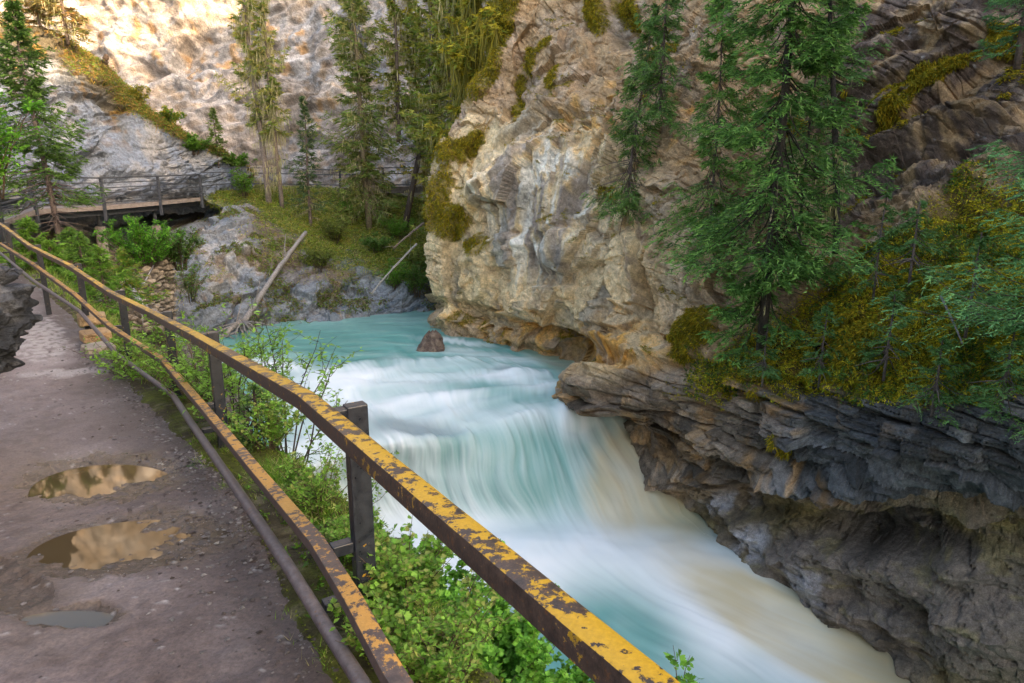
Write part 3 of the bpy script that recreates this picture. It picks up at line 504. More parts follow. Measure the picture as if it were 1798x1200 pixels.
def trail_wall():
    E = EDGE; C = []
    for k, e in enumerate(E):
        t = E[min(k+1, len(E)-1)]-E[max(k-1, 0)]; t[2] = 0; t /= np.linalg.norm(t); l = np.array([-t[1], t[0], 0]); w = [2.2, 2.2, 2.6, 3.3, 3.9, 3.9, 3.9, 3.9, 3.9, 3.9, 3.8, 3.8, 3.8][k]
        C.append([e+l*w+np.array([0, 0, -.5]), e+l*(w+.2)+np.array([0, 0, .6]), e+l*(w+.0)+np.array([0, 0, 3.]), e+l*(w+1.2)+np.array([0, 0, 6.5]), e+l*(w+4)+np.array([0, 0, 11.])])
    S = sheet(np.array(C), [20]*12, [12, 24, 24, 16]); sh = S.shape; V = S.reshape(-1, 3); n = normals(S).reshape(-1, 3)
    d = facet(V*np.array([.8, .8, 2.]), 191)[0]*.25+.1*fbm(V, 3, 192); V2 = V+n*d[:, None]; f = fbm(V, 3, 193)
    o = mk('trail_wall', V2, gridF(*sh[:2]), M_rock, mix(np.tile(np.array((.16, .16, .17)), (len(V), 1)), (.28, .26, .24), sm(-.2, .6, f))); meta(o, 'dark rock wall along the uphill side of the trail', None, None, 'structure')
trail_wall()

def gravel():
    rs = np.random.RandomState(9); V, v, px, py = PT; dist = np.linalg.norm(V-CAM, axis=1)
    w = ((v > -.6) & (v < 3))*(.02+np.exp(-np.abs(v-.12)*5)*(.5+sm(-.2, .4, fbm(V*1.5, 2, 195))))*(dist < 11)*dist**.6; n = 5200; idx = rs.choice(len(V), n, p=w/w.sum())
    ico = np.array([(0, 0, 1), (.9, 0, .3), (.2, .85, .4), (-.8, .5, .3), (-.7, -.6, .35), (.3, -.9, .3), (0, 0, -.6)], float); F = np.array([(0, 1, 2), (0, 2, 3), (0, 3, 4), (0, 4, 5), (0, 5, 1), (6, 2, 1), (6, 3, 2), (6, 4, 3), (6, 5, 4), (6, 1, 5)])
    sz = (.003+.010*rs.rand(n)**4)*(.8+.10*dist[idx]); a = rs.rand(n)*6.28; J = ico[None]*(1+.3*rs.randn(n, 7, 1))*sz[:, None, None]*np.array([1.2, 1, .6]); c, s_ = np.cos(a)[:, None], np.sin(a)[:, None]
    J = np.stack([J[..., 0]*c-J[..., 1]*s_, J[..., 0]*s_+J[..., 1]*c, J[..., 2]], -1)+V[idx][:, None]; base = np.array([(.14, .12, .12), (.22, .20, .20), (.34, .32, .31), (.10, .08, .075)])[rs.choice(4, n, p=[.35, .40, .1, .15])]
    meta(mk('gravel', J.reshape(-1, 3), (F[None]+np.arange(n)[:, None, None]*7).reshape(-1, 3), M_rock, np.repeat(base, 7, 0)), 'loose grit and small stones along the trail edge', None, None, 'stuff')
gravel()
# ------------------------------------------------------------------ small builders
def tube_arrays(pts, rad, k=6, cap=True):
    pts = np.asarray(pts, float); n = len(pts); rad = np.broadcast_to(np.asarray(rad, float), (n,)); T = np.gradient(pts, axis=0); T /= np.linalg.norm(T, axis=1, keepdims=True)+1e-9
    ref = np.array([0, 0, 1.]) if abs(T[:, 2]).mean() < .8 else np.array([1., 0, 0]); A = np.cross(T, ref); A /= np.linalg.norm(A, axis=1, keepdims=True)+1e-9; B = np.cross(A, T)
    q = np.linspace(0, 2*math.pi, k, endpoint=False); V = (pts[:, None]+rad[:, None, None]*(A[:, None]*np.cos(q)[None, :, None]+B[:, None]*np.sin(q)[None, :, None])).reshape(-1, 3)
    i = np.arange(n-1)[:, None]*k; j = np.arange(k)[None]; j2 = (j+1) % k; F = np.stack([i+j, i+j2, i+k+j2, i+k+j], -1).reshape(-1, 4)
    if cap:
        V = np.vstack([V, pts[0], pts[-1]]); a = np.arange(k); c0 = len(V)-2
        C0 = np.stack([np.full(k, c0), (a+1) % k, a, a], 1)[:, :3]; C1 = np.stack([np.full(k, c0+1), (n-1)*k+a, (n-1)*k+(a+1) % k], 1); return V, F, np.vstack([C0, C1])
    return V, F, np.zeros((0, 3), int)
class Acc:
    def __init__(s): s.V = []; s.F3 = []; s.F4 = []; s.C = []; s.n = 0
    def add(s, V, F4=None, F3=None, col=None):
        s.V.append(V)
        if F4 is not None and len(F4): s.F4.append(np.asarray(F4)+s.n)
        if F3 is not None and len(F3): s.F3.append(np.asarray(F3)+s.n)
        s.C.append(np.broadcast_to(np.asarray(col if col is not None else (1, 1, 1), float), (len(V), 3))); s.n += len(V)
    def tube(s, pts, rad, k=6, col=None): V, F4, F3 = tube_arrays(pts, rad, k); s.add(V, F4, F3, col)
    def box(s, c, half, R=None, col=None, bev=0):
        sg = np.array([(x, y, z) for x in (-1, 1) for y in (-1, 1) for z in (-1, 1)], float); V = sg*np.asarray(half)
        if R is not None: V = V@np.asarray(R).T
        s.add(V+np.asarray(c), [(0, 1, 3, 2), (4, 6, 7, 5), (0, 4, 5, 1), (2, 3, 7, 6), (0, 2, 6, 4), (1, 5, 7, 3)], None, col)
    def build(s, name, mat, smooth=False, parent=None, loc=None):
        if not s.V: return None
        V = np.vstack(s.V); V = V-np.asarray(loc) if loc is not None else V
        Fs = ([np.vstack(s.F4)] if s.F4 else [])+([np.vstack(s.F3)] if s.F3 else [])
        return mk(name, V, Fs, mat, np.vstack(s.C), smooth, parent)
def bevel(o, w, seg=2):
    b = o.modifiers.new('bevel', 'BEVEL'); b.width = w; b.segments = seg; b.limit_method = 'ANGLE'; return o
def frame_of(d):
    d = np.array(d, float); d /= np.linalg.norm(d); s = np.cross(d, (0, 0, 1.)); s /= np.linalg.norm(s)+1e-9; return d, s, np.cross(s, d)
def bar(acc, a, b, hw, hh, col=None, chamfer=.15):
    """straight square bar with chamfered edges"""
    a, b = np.array(a, float), np.array(b, float); d, s, u = frame_of(b-a) if abs((b-a)[0])+abs((b-a)[1]) > 1e-6 else (np.array([0, 0, 1.]), np.array([1., 0, 0]), np.array([0, 1., 0]))
    prof = sq_profile(hw, hh, chamfer); V = np.vstack([p+prof[:, :1]*s+prof[:, 1:]*u for p in (a, b)]); k = len(prof); j = np.arange(k)
    F = np.stack([j, (j+1) % k, k+(j+1) % k, k+j], 1); V = np.vstack([V, a, b]); C = np.vstack([np.stack([np.full(k, 2*k), (j+1) % k, j], 1), np.stack([np.full(k, 2*k+1), k+j, k+(j+1) % k], 1)])
    acc.add(V, F, C, col)
def sq_profile(hw, hh, ch):
    c = ch*min(hw, hh); return np.array([(hw-c, hh), (-hw+c, hh), (-hw+c*.3, hh-c*.3), (-hw, hh-c), (-hw, -hh+c), (-hw+c, -hh), (hw-c, -hh), (hw, -hh+c), (hw, hh-c), (hw-c*.3, hh-c*.3)])
def sweep(acc, pts, hw, hh, ch=.2, round_=False, dent=0):
    pts = np.asarray(pts, float); T = np.gradient(pts, axis=0); T[1:-1] = (pts[2:]-pts[1:-1])/np.linalg.norm(pts[2:]-pts[1:-1], axis=1)[:, None]+(pts[1:-1]-pts[:-2])/np.linalg.norm(pts[1:-1]-pts[:-2], axis=1)[:, None]
    T /= np.linalg.norm(T, axis=1, keepdims=True); S = np.cross(T, (0, 0, 1.)); S /= np.linalg.norm(S, axis=1, keepdims=True); U = np.cross(S, T)
    prof = np.array([(hw*math.cos(q), hh*math.sin(q)) for q in np.linspace(0, 2*math.pi, 14, endpoint=False)]) if round_ else sq_profile(hw, hh, ch)
    k = len(prof); V = (pts[:, None]+prof[None, :, :1]*S[:, None]+prof[None, :, 1:]*U[:, None]).reshape(-1, 3)
    if dent: V = V+dent*np.stack([fbm(V*9, 2, 201), fbm(V*9, 2, 202), fbm(V*9, 2, 203)], 1)
    i = np.arange(len(pts)-1)[:, None]*k; j = np.arange(k)[None]; F = np.stack([i+j, i+(j+1) % k, i+k+(j+1) % k, i+k+j], -1).reshape(-1, 4); acc.add(V, F)
def densify(pts, step):
    out = [];
    for a, b in zip(pts[:-1], pts[1:]):
        n = max(1, int(np.linalg.norm(b-a)/step)); out += [a+(b-a)*t/n for t in range(n)]
    out.append(pts[-1]); return np.array(out)

# ------------------------------------------------------------------ near handrail
def paint_mat(name, yel, amt_top, amt_side, base, dark, rough=.45, ru=.8):
    m, t, b = mat_new(name); g = N(t, 'ShaderNodeNewGeometry'); sp = N(t, 'ShaderNodeSeparateXYZ'); t.links.new(g.outputs['Normal'], sp.inputs[0])
    top = N(t, 'ShaderNodeMapRange'); t.links.new(sp.outputs[2], top.inputs[0]); top.inputs[1].default_value = .55; top.inputs[2].default_value = .8; top.inputs[3].default_value = amt_side; top.inputs[4].default_value = amt_top
    n1 = tex(t, 26, 7, .72); n2 = tex(t, 3.2, 3, .5); n3 = tex(t, 130, 3, .6)
    mx = N(t, 'ShaderNodeMath', operation='MULTIPLY_ADD'); t.links.new(n2.outputs[0], mx.inputs[0]); mx.inputs[1].default_value = .55; t.links.new(n1.outputs[0], mx.inputs[2])
    ad = N(t, 'ShaderNodeMath', operation='ADD'); t.links.new(mx.outputs[0], ad.inputs[0]); t.links.new(top.outputs[0], ad.inputs[1])
    msk = ramp(t, ad.outputs[0], [(.775, (0, 0, 0)), (.795, (1, 1, 1))])
    yv = ramp(t, n3.outputs[0], [(.25, tuple(c*.75 for c in yel)), (.7, yel)]); br = ramp(t, n1.outputs[0], [(.35, dark), (.62, base)])
    rust = mixc(t, br.outputs[0], (.20, .085, .03), ramp(t, tex(t, 55, 5, .7).outputs[0], [(.56, (0, 0, 0)), (.72, (ru, ru, ru))]).outputs[0])
    t.links.new(mixc(t, rust, yv.outputs[0], msk.outputs[0]), b.inputs['Base Color'])
    rr = ramp(t, n1.outputs[0], [(.3, (rough-.1,)*3), (.8, (rough+.25,)*3)]); t.links.new(rr.outputs[0], b.inputs['Roughness']); b.inputs['Specular IOR Level'].default_value = .5
    h = N(t, 'ShaderNodeMath', operation='MULTIPLY_ADD'); t.links.new(msk.outputs[0], h.inputs[0]); h.inputs[1].default_value = .6; t.links.new(n3.outputs[0], h.inputs[2]); bump(t, b, h.outputs[0], .0012, .9); return m
M_top = paint_mat('worn_yellow_rail_paint', (.56, .335, .018), .022, -.12, (.115, .078, .062), (.026, .02, .018))
M_mid = paint_mat('faded_rail_paint', (.56, .30, .07), .04, -.26, (.15, .11, .10), (.06, .045, .042), .55)
M_pipe = paint_mat('grey_pipe_paint', (.40, .30, .18), -.22, -.3, (.19, .16, .17), (.085, .07, .075), .5)
M_post = paint_mat('black_post_paint', (.55, .32, .02), -.16, -.16, (.022, .027, .040), (.012, .014, .022), .33, .06)
def handrail():
    root = empty('handrail', (-.6, 2.2, 0), 'rusty yellow and brown steel handrail following the edge of the muddy trail', 'handrail')
    Lc = np.array(root.location)
    tops = [(1100,1157,.93),(537,692,2.42),(344,587,4.6),(272,550,6.2),(194,512,7.8),(122,465,9.3),(53,431,11),(0,392,14),(-70,372,17)]
    mids = [(900,1500,1.15),(690,1178,1.55),(620,1050,1.85),(556,948,2.28),(456,831,3.1),(355,710,4.6),(285,630,6.2),(195,573,7.8),(130,515,9.3),(55,461,11),(0,427,14),(-70,402,17)]
    lows = [(800,1450,1.3),(660,1240,1.7),(607,1157,1.95),(500,985,2.5),(400,836,3.6),(337,745,4.8),(304,695,6.0),(205,622,7.7),(140,547,9.3),(57,492,11),(0,444,14),(-70,417,17)]
    W1, W2, W3 = [np.array([P(*q) for q in L]) for L in (tops, mids, lows)]
    W1 = np.vstack([W1[0]+(W1[0]-W1[1])*.7, W1]); W1[:, 2] -= .03; W2[:, 2] -= .02
    a = Acc(); sweep(a, densify(W1, .12), .034, .034, .35, dent=.0012); o = a.build('top_rail', M_top, True, root, Lc); o['label'] = 'thick top rail with bright worn yellow paint'
    es = o.modifiers.new('e', 'EDGE_SPLIT'); es.split_angle = math.radians(35)
    a = Acc(); sweep(a, densify(W2, .12), .030, .026, .35, dent=.001); o = a.build('middle_rail', M_mid, True, root, Lc); es = o.modifiers.new('e', 'EDGE_SPLIT'); es.split_angle = math.radians(35)
    a = Acc(); sweep(a, densify(W3, .12), .026, .023, .9, True, dent=.0015); a.build('bottom_rail', M_pipe, True, root, Lc)
    # posts stand on the river side of the rails, tied to them by short brackets
    ps = [(612,704,2.22,-.75),(368,590,4.6,-.35),(288,549,6.2,-.5),(202,513,7.8,-.62),(135,467,9.3,-.62),(60,433,11,-.55),(8,400,14,-.35)]
    for x, y, Y, zb in ps:
        def at(Wp): return np.array([np.interp(Y, Wp[:, 1], Wp[:, i]) for i in range(3)])
        r1, r2, r3 = at(W1), at(W2), at(W3); i = np.searchsorted(W1[:, 1], Y); d, s, u = frame_of((W1[min(i+1, len(W1)-1)]-W1[i-1])*np.array([1, 1, 0]))
        s = s if s[0] > 0 else -s; c = r1+s*.105; c[2] = 0; R = np.stack([s, d, (0, 0, 1)], 1); ztop = r1[2]+.034
        a = Acc(); a.box((c[0], c[1], (ztop+zb)/2), (.038, .026, (ztop-zb)/2), R); o = bevel(a.build('post', M_post, False, root, Lc), .005)
        for r, hh in ((r1, .031), (r2, .024), (r3, .02)):
            a = Acc(); e = r+s*.032; f_ = c-s*.037; f_[2] = r[2]; m_ = (e+f_)/2
            L = np.dot(f_-e, s)
            if L > .012: a.box(m_, (L/2, .024, hh*.9), R); bevel(a.build('bracket', M_post, False, root, Lc), .004)
handrail()

# ------------------------------------------------------------------ boardwalk, fences, bridge
M_steel, t_, b_ = mat_new('grey_painted_steel'); b_.inputs['Base Color'].default_value = (.055, .06, .075, 1); b_.inputs['Roughness'].default_value = .5; n_ = tex(t_, 12, 5, .7)
t_.links.new(ramp(t_, n_.outputs[0], [(.3, (.035, .04, .05)), (.7, (.09, .095, .115))]).outputs[0], b_.inputs['Base Color'])
M_conc, t_, b_ = mat_new('weathered_concrete'); n_ = tex(t_, 4, 6, .7); t_.links.new(ramp(t_, n_.outputs[0], [(.3, (.20, .165, .15)), (.7, (.36, .31, .29))]).outputs[0], b_.inputs['Base Color']); b_.inputs['Roughness'].default_value = .9; bump(t_, b_, tex(t_, 30, 6, .7).outputs[0], .01, .6)
M_timb, t_, b_ = mat_new('grey_timber'); n_ = tex(t_, 6, 6, .7); t_.links.new(ramp(t_, n_.outputs[0], [(.3, (.10, .085, .08)), (.7, (.24, .21, .20))]).outputs[0], b_.inputs['Base Color']); b_.inputs['Roughness'].default_value = .85
def boardwalk():
    A0, A, B = P(-120, 432, 17.5), P(63, 368, 25.2), P(353, 347, 35.5); M1 = P(183, 362, 29); M2 = P(281, 354, 32.2)
    outer = [A0, A, M1, M2, B]; root = empty('boardwalk', A, 'grey railed concrete boardwalk cantilevered above the left bank', 'boardwalk'); Lc = np.array(A)
    off = np.array([[-1.5, .9, 0], [-1.2, 1.6, 0], [-1.1, 1.7, 0], [-1.2, 1.6, 0], [-1.7, 1.0, 0]])*1.25
    a = Acc()
    for i in range(4):
        p, q, p2, q2 = outer[i], outer[i+1], outer[i]+off[i], outer[i+1]+off[i+1]; th = np.array([0, 0, .17])
        V = np.array([p, q, q2, p2, p-th, q-th, q2-th, p2-th]); a.add(V, [(0, 1, 2, 3), (7, 6, 5, 4), (0, 4, 5, 1), (3, 2, 6, 7)]+([(0, 3, 7, 4)] if i == 0 else [])+([(1, 5, 6, 2)] if i == 3 else []))
    a.build('deck', M_conc, False, root, Lc)
    for i in range(4):
        a = Acc(); d = np.array([0, 0, -.30]); sh_ = off[i]*.18; bar(a, outer[i]+d+sh_, outer[i+1]+d+off[i+1]*.18, .07, .11); a.build('beam', M_steel, False, root, Lc)
    def rail(pts, zs, hw=.022, hh=.02):
        for z in zs:
            a = Acc(); sweep(a, [p+np.array([0, 0, z]) for p in pts], hw, hh); a.build('rail', M_steel, False, root, Lc)
    up = np.array([0, 0, 1.]); H = 1.13; f = [p-o_*.03 for p, o_ in zip(outer, off)]
    rail(f, [H], .045, .03); rail(f, [.93, .73, .53, .33, .14], .02, .022)
    posts = [P(4, 400, 21.2), f[1], P(121, 366, 27), f[2], P(232, 358, 30.6), f[3], P(318, 351, 33.8), f[4]]
    for k, p in enumerate(posts):
        if k in (2, 4, 6): continue
        a = Acc(); bar(a, p+up*(-.62 if k < 7 else -.5), p+up*(H-.02), .055, .055); a.build('post', M_steel, False, root, Lc)
    bk = [p+o_*.97 for p, o_ in zip(outer, off)]; rail(bk, [H+.05], .04, .03); rail(bk, [.85, .55, .25])
    for i in range(4):
        for t in (0, .5):
            p = bk[i]*(1-t)+bk[i+1]*t; a = Acc(); bar(a, p-up*.1, p+up*(H+.04), .05, .05); a.build('post', M_steel, False, root, Lc)
    c = f[1]; e = c+np.array([-1.0, .6, 0])
    for z0, z1 in ((.15, 1.0), (1.0, .15)):
        a = Acc(); bar(a, c+up*z0+np.array([0, -.07, 0]), e+up*z1, .035, .035); a.build('cross_brace', M_timb, False, root, Lc)
    for x, y0, y1, Y in ((172, 372, 398, 29.4), (270, 364, 396, 32.6)):
        t0, b0 = P(x, y0, Y), P(x, y1, Y); b0[:2] = t0[:2]; a = Acc(); a.tube([b0-up*.1, t0+up*.05], .085, 14); s = a.build('support_column', M_steel, True, root, Lc)
        a = Acc(); a.tube([b0-up*1.4, b0-up*.03], .21, 16); a.tube([b0-up*.03, b0], .19, 16); a.build('footing', M_conc, False, s)
        bpy.data.objects[s.name].children[0].location = -Lc if False else (-Lc[0], -Lc[1], -Lc[2])
boardwalk()
def ledge_fence():
    pts = [P(353, 345, 35.6), P(408, 336, 37.6), P(487, 337, 39), P(597, 338, 39.6), P(672, 339, 39.8), P(745, 340, 39.9)]
    tops = [P(353, 291, 35.6), P(408, 294, 37.6), P(487, 296, 39), P(597, 299, 39.6), P(672, 295, 39.8), P(745, 295, 39.9)]
    Lc = np.array(pts[1]); root = empty('ledge_fence', Lc, 'three rail dark fence along the ledge behind the tall trees', 'fence')
    for f_ in (1., .78, .33):
        a = Acc(); sweep(a, [p*(1-f_)+t*f_ for p, t in zip(pts, tops)], .028, .026); a.build('rail', M_steel, False, root, Lc)
    for p, t in list(zip(pts, tops))[1:]:
        a = Acc(); bar(a, p-np.array([0, 0, .3]), t+np.array([0, 0, .03]), .055, .055); a.build('post', M_steel, False, root, Lc)
    a0, b0 = P(590, 333, 39.7), P(790, 329, 40.2); r2 = empty('footbridge', a0, 'dark beamed footbridge behind the leaning trunk left of the canyon wall', 'footbridge')
    a = Acc(); bar(a, a0+np.array([0, .1, -.12]), b0+np.array([0, .1, -.12]), .08, .16); a.build('beam', M_timb, False, r2, a0)
    a = Acc(); bar(a, a0+np.array([0, .9, .05]), b0+np.array([0, .9, .05]), .9, .04); a.build('deck', M_timb, False, r2, a0)
ledge_fence()

# ------------------------------------------------------------------ rocks, logs, steps, masonry
def lump(nu, nv):
    u = np.linspace(0, 2*math.pi, nu, endpoint=False); v = np.linspace(0, math.pi, nv); U, Vv = np.meshgrid(u, v, indexing='ij')
    V = np.stack([np.cos(U)*np.sin(Vv), np.sin(U)*np.sin(Vv), np.cos(Vv)], -1).reshape(-1, 3); a = np.arange(nu*nv).reshape(nu, nv); b = np.roll(a, -1, 0)
    F = np.stack([a[:, :-1], a[:, 1:], b[:, 1:], b[:, :-1]], -1).reshape(-1, 4); return V, F
def stone(name, c, half, seed, c1, c2, label, cat='boulder', n=(90, 60), lay=1., sharp=.28, group=None, rough=.85, tilt=0, mat=None, fine=.05):
    V, F = lump(*n); r = 1/np.maximum(.72, (np.abs(V)**3).sum(1)**(1/3)); V = V*r[:, None]
    q = V*1.3+seed*3.7; a1, k1, i1 = facet(q*np.array([1, 1, lay]), seed, .9); a2, _, _ = facet(q*np.array([2.7, 2.7, 2.7*lay]), seed+1)
    V2 = V*(1+sharp*a1+sharp*.35*a2+fine*fbm(q*4, 3, seed))[:, None]*np.asarray(half)
    if name == 'boulder' and tilt: V2[:, :2] *= (1-.42*V2[:, 2:]/half[2]).clip(.3, 1.4)
    if tilt: V2 = V2@np.array(Matrix.Rotation(tilt, 3, 'Y')).T
    f = fbm(V2*(2.5/max(half))+seed, 4, seed+3); col = mix(np.tile(np.array(c1), (len(V), 1)), c2, sm(-.3, .5, f)); col = mix(col, (.02, .02, .02), sm(.35, .8, -a1+f*.3)*.3)
    o = mk(name, V2, F, mat or M_rock, col); o.location = c; return meta(o, label, cat, group)
b = G(757, 617, -4.42); 
stone('boulder', b+np.array([0, .2, .12]), (.46, .42, .56), 3, (.15, .105, .085), (.27, .20, .15), 'small pointed brown boulder standing alone in the upper pool', sharp=.16, tilt=.12)
c = P(18, 575, 4.3); c = c+np.array([-.78, .1, 0])
stone('rock_outcrop', c, (.70, .45, .38), 7, (.035, .04, .052), (.13, .14, .17), 'dark layered rock jutting over the trail from the left edge', 'rock', (260, 200), 1.6, .17, fine=.03)
for k, (x, y, z, hw, lb) in enumerate([(735, 1000, -7.1, .5, 'dark wet rock at the water under the nearest post'), (690, 965, -7.0, .45, 'pale rock between the shrub tips and the foam'), (640, 800, -5.6, .45, 'flat rock in the falls behind the thin shrub'), (560, 812, -5.45, .5, 'brown rock at the left lip of the falls'), (800, 1075, -7.4, .35, 'small rock in teal water behind the leafy shrub')]):
    stone('boulder', G(x, y, z)+np.array([0, 0, -.18]), (hw, hw, .3), 20+k, (.10, .09, .085), (.24, .21, .20), lb)
def log(name, pts, r0, r1, col, label, cat='log', knots=4, seed=0, roots=0):
    a = Acc(); rs = np.random.RandomState(seed); pts = np.array(pts); d = pts[-1]-pts[0]; L = np.linalg.norm(d); t = np.linspace(0, 1, 22)[:, None]; c = pts[0]+d*t+np.array([0, 0, 1])*np.sin(t*math.pi)*L*.015+rs.randn(22, 3)*r0*.10
    a.tube(c, r0+(r1-r0)*t[:, 0]*(1+.1*rs.randn(22)), 10, col)
    for k in range(knots):
        s = rs.uniform(.1, .95); p = pts[0]+d*s; q = p+(rs.randn(3)*.5+d/L*.6)*r0*rs.uniform(4, 9); a.tube([p, (p+q)/2+rs.randn(3)*r0*.3, q], [r0*.35, r0*.2, r0*.06], 5, col)
    for k in range(roots):
        w = rs.randn(3); w[2] = -abs(w[2])*.3; w = w/np.linalg.norm(w)-d/L*.5; p = pts[0]; L2 = r0*rs.uniform(5, 11); a.tube([p, p+w*L2*.5+rs.randn(3)*r0, p+w*L2+rs.randn(3)*r0*1.5], [r0*.5, r0*.25, r0*.06], 5, col)
    o = a.build(name, M_bark, True); return meta(o, label, cat)
M_bark = colmat('bark', 16, .5, .9, .02)
log('fallen_log', [P(428, 565, 26.6), P(537, 408, 32.6)], .115, .085, (.33, .30, .28), 'bleached grey log leaning up the rocky far bank', knots=5, seed=1, roots=16)
log('fallen_log', [P(395, 587, 25.9), P(448, 548, 27.4)], .09, .06, (.35, .31, .28), 'short thin drift log beside the foot of the leaning log', knots=2, seed=2, roots=6)
log('dead_branch', [P(744, 392, 30.6), P(690, 437, 30.0)], .055, .03, (.25, .19, .15), 'dark dead branch poking up beside the canyon wall', 'branch', 8, 3)
log('dead_branch', [P(732, 428, 29.8), P(652, 515, 29.2)], .05, .03, (.42, .38, .34), 'pale dead branch hanging down to the waterline', 'branch', 12, 4)
log('dead_branch', [P(1652, 520, 10.6), P(1690, 604, 9.9)], .02, .012, (.22, .20, .20), 'short grey stick lying on the mossy ledge', 'branch', 2, 5)
log('tree_stump', [P(182, 122, 34.5), P(187, 98, 34.6)], .16, .12, (.16, .11, .08), 'broken stump on the crest of the blue rock slope', 'stump', 1, 6)
log('driftwood', [P(225, 497, 19.5), P(250, 540, 18.6)], .10, .07, (.42, .41, .42), 'bleached snag beside the rubble wall below the boardwalk', 'driftwood', 3, 7, 4)
log('driftwood', [P(250, 540, 18.6), P(280, 552, 18.4)], .08, .05, (.36, .34, .34), 'low bleached branch at the foot of the standing snag', 'driftwood', 3, 8, 2)
M_step = colmat('pale_step_stone', 9, .3, .85, .01)
for k, (x, y, Y, lb) in enumerate([(161, 560, 9.5, 'top tan stone step beside the fifth post'), (168, 590, 9.0, 'middle orange tinted stone step behind the bottom rail'), (173, 614, 8.6, 'lowest pale stone step on the trail edge')]):
    V, F = lump(40, 28); r = 1/np.maximum(.6, (np.abs(V)**9).sum(1)**(1/9)); V = V*r[:, None]*np.array([.17, .2, .07])*(1+.05*facet(V*1.6+k*5, 40+k)[0])[:, None]
    o = mk('stone_step', V, F, M_step, np.tile(np.array([(.42, .30, .17), (.46, .30, .16), (.44, .37, .30)][k]), (len(V), 1))); o.location = P(x, y, Y); o.rotation_euler[2] = .6+k*.1; meta(o, lb, 'step')
def rubble_wall():
    C = np.array([[P(205, 436, 24), P(205, 500, 22.6), P(205, 580, 21.4)], [P(260, 430, 24.2), P(260, 500, 22.8), P(260, 585, 21.6)], [P(304, 436, 25.2), P(303, 500, 24.0), P(302, 590, 22.8)]])
    S = sheet(C, [90, 90], [100, 100]); sh = S.shape; n = face_cam(S, normals(S)).reshape(-1, 3); V = S.reshape(-1, 3); q = V@np.array(Matrix.Rotation(.2, 3, 'Y')).T*np.array([3.2, 3.2, 6.4])
    f1, f2, h, _ = worley(q, 51); k = sm(.02, .35, f2-f1); V2 = V+n*(k*.13+.06*_r01(h)+.02*fbm(V*5, 3, 52))[:, None]
    Vb = V-n*.5; nn = len(V2); g = gridF(*sh[:2]); a = np.arange(nn).reshape(sh[:2]); ring = np.concatenate([a[0], a[1:, -1], a[-1, ::-1][1:], a[::-1, 0][1:-1]]); r2 = np.roll(ring, -1)
    side = np.stack([ring, r2, r2+nn, ring+nn], 1); col = mix(np.tile(np.array((.13, .11, .09)), (nn, 1)), (.48, .39, .30), k*(.4+.6*_r01(_h(h, h, h, 2))))
    o = mk('rubble_wall', np.vstack([V2, Vb]), [g, side, g[:, ::-1]+nn], M_rock, np.vstack([col, col*.5])); meta(o, 'dry stacked wall of tan rubble below the bright bush', 'wall')
rubble_wall()
# ------------------------------------------------------------------ vegetation
def leaf_mat(name, trans=.35, rough=.55, spec=.3):
    m, t, b = mat_new(name); a = N(t, 'ShaderNodeAttribute', attribute_name='Col'); t.links.new(a.outputs[0], b.inputs['Base Color']); b.inputs['Roughness'].default_value = rough; b.inputs['Specular IOR Level'].default_value = spec
    tr = N(t, 'ShaderNodeBsdfTranslucent'); hs = N(t, 'ShaderNodeHueSaturation'); hs.inputs['Value'].default_value = 1.25; t.links.new(a.outputs[0], hs.inputs['Color']); t.links.new(hs.outputs[0], tr.inputs[0])
    mx = N(t, 'ShaderNodeMixShader'); mx.inputs[0].default_value = trans; t.links.new(b.outputs[0], mx.inputs[1]); t.links.new(tr.outputs[0], mx.inputs[2]); t.links.new(mx.outputs[0], t.nodes['Material Output'].inputs[0]); return m
M_leaf = leaf_mat('leaf', .4); M_needle = leaf_mat('needle', .3, .6); M_mossm = leaf_mat('moss_fuzz', .15, .9, .1)
def unit(v): return v/(np.linalg.norm(v, axis=-1, keepdims=True)+1e-9)
def blades(C, D, L, W, rs, bend=0.):
    """triangles: base C, direction D (unit), length L, width W"""
    n = len(C); s = unit(np.cross(D, unit(rs.randn(n, 3)))); L = np.broadcast_to(L, (n,))[:, None]; W = np.broadcast_to(W, (n,))[:, None]
    V = np.stack([C-s*W/2, C+s*W/2, C+D*L-np.array([0, 0, 1.])*L*bend], 1).reshape(-1, 3); return V, np.arange(3*n).reshape(n, 3)
def leaves(C, D, L, W, rs, up=.8):
    """folded rhombic leaves"""
    n = len(C); nr = unit(rs.randn(n, 3)*(1-up)+np.array([0, 0, up])); s = unit(np.cross(D, nr)); nn = unit(np.cross(s, D)); L = np.broadcast_to(L, (n,))[:, None]; W = np.broadcast_to(W, (n,))[:, None]
    V = np.stack([C, C+D*L*.45-s*W/2+nn*W*.12, C+D*L-nn*L*.12, C+D*L*.45+s*W/2+nn*W*.12], 1).reshape(-1, 3); a = np.arange(4*n).reshape(n, 4)
    return V, np.vstack([a[:, [0, 1, 2]], a[:, [0, 2, 3]]])
def lobed(C, D, L, rs, up=.7):
    """gooseberry-like leaves: a fan of three lobes"""
    n = len(C); nr = unit(rs.randn(n, 3)*(1-up)+np.array([0, 0, up])); s = unit(np.cross(D, nr)); nn = unit(np.cross(s, D)); L = np.broadcast_to(L, (n,))[:, None]
    pts = [(0, 0), (.30, .42), (.52, .56), (.58, .30), (.82, .30), (.78, .12), (1., 0), (.78, -.12), (.82, -.30), (.58, -.30), (.52, -.56), (.30, -.42)]
    V = np.stack([C+D*L*a+s*L*b+nn*L*(.22*abs(b)-.10*a*a) for a, b in pts], 1).reshape(-1, 3); k = len(pts); a = np.arange(k*n).reshape(n, k)
    return V, np.vstack([a[:, [0, i, i+1]] for i in range(1, k-1)]), k
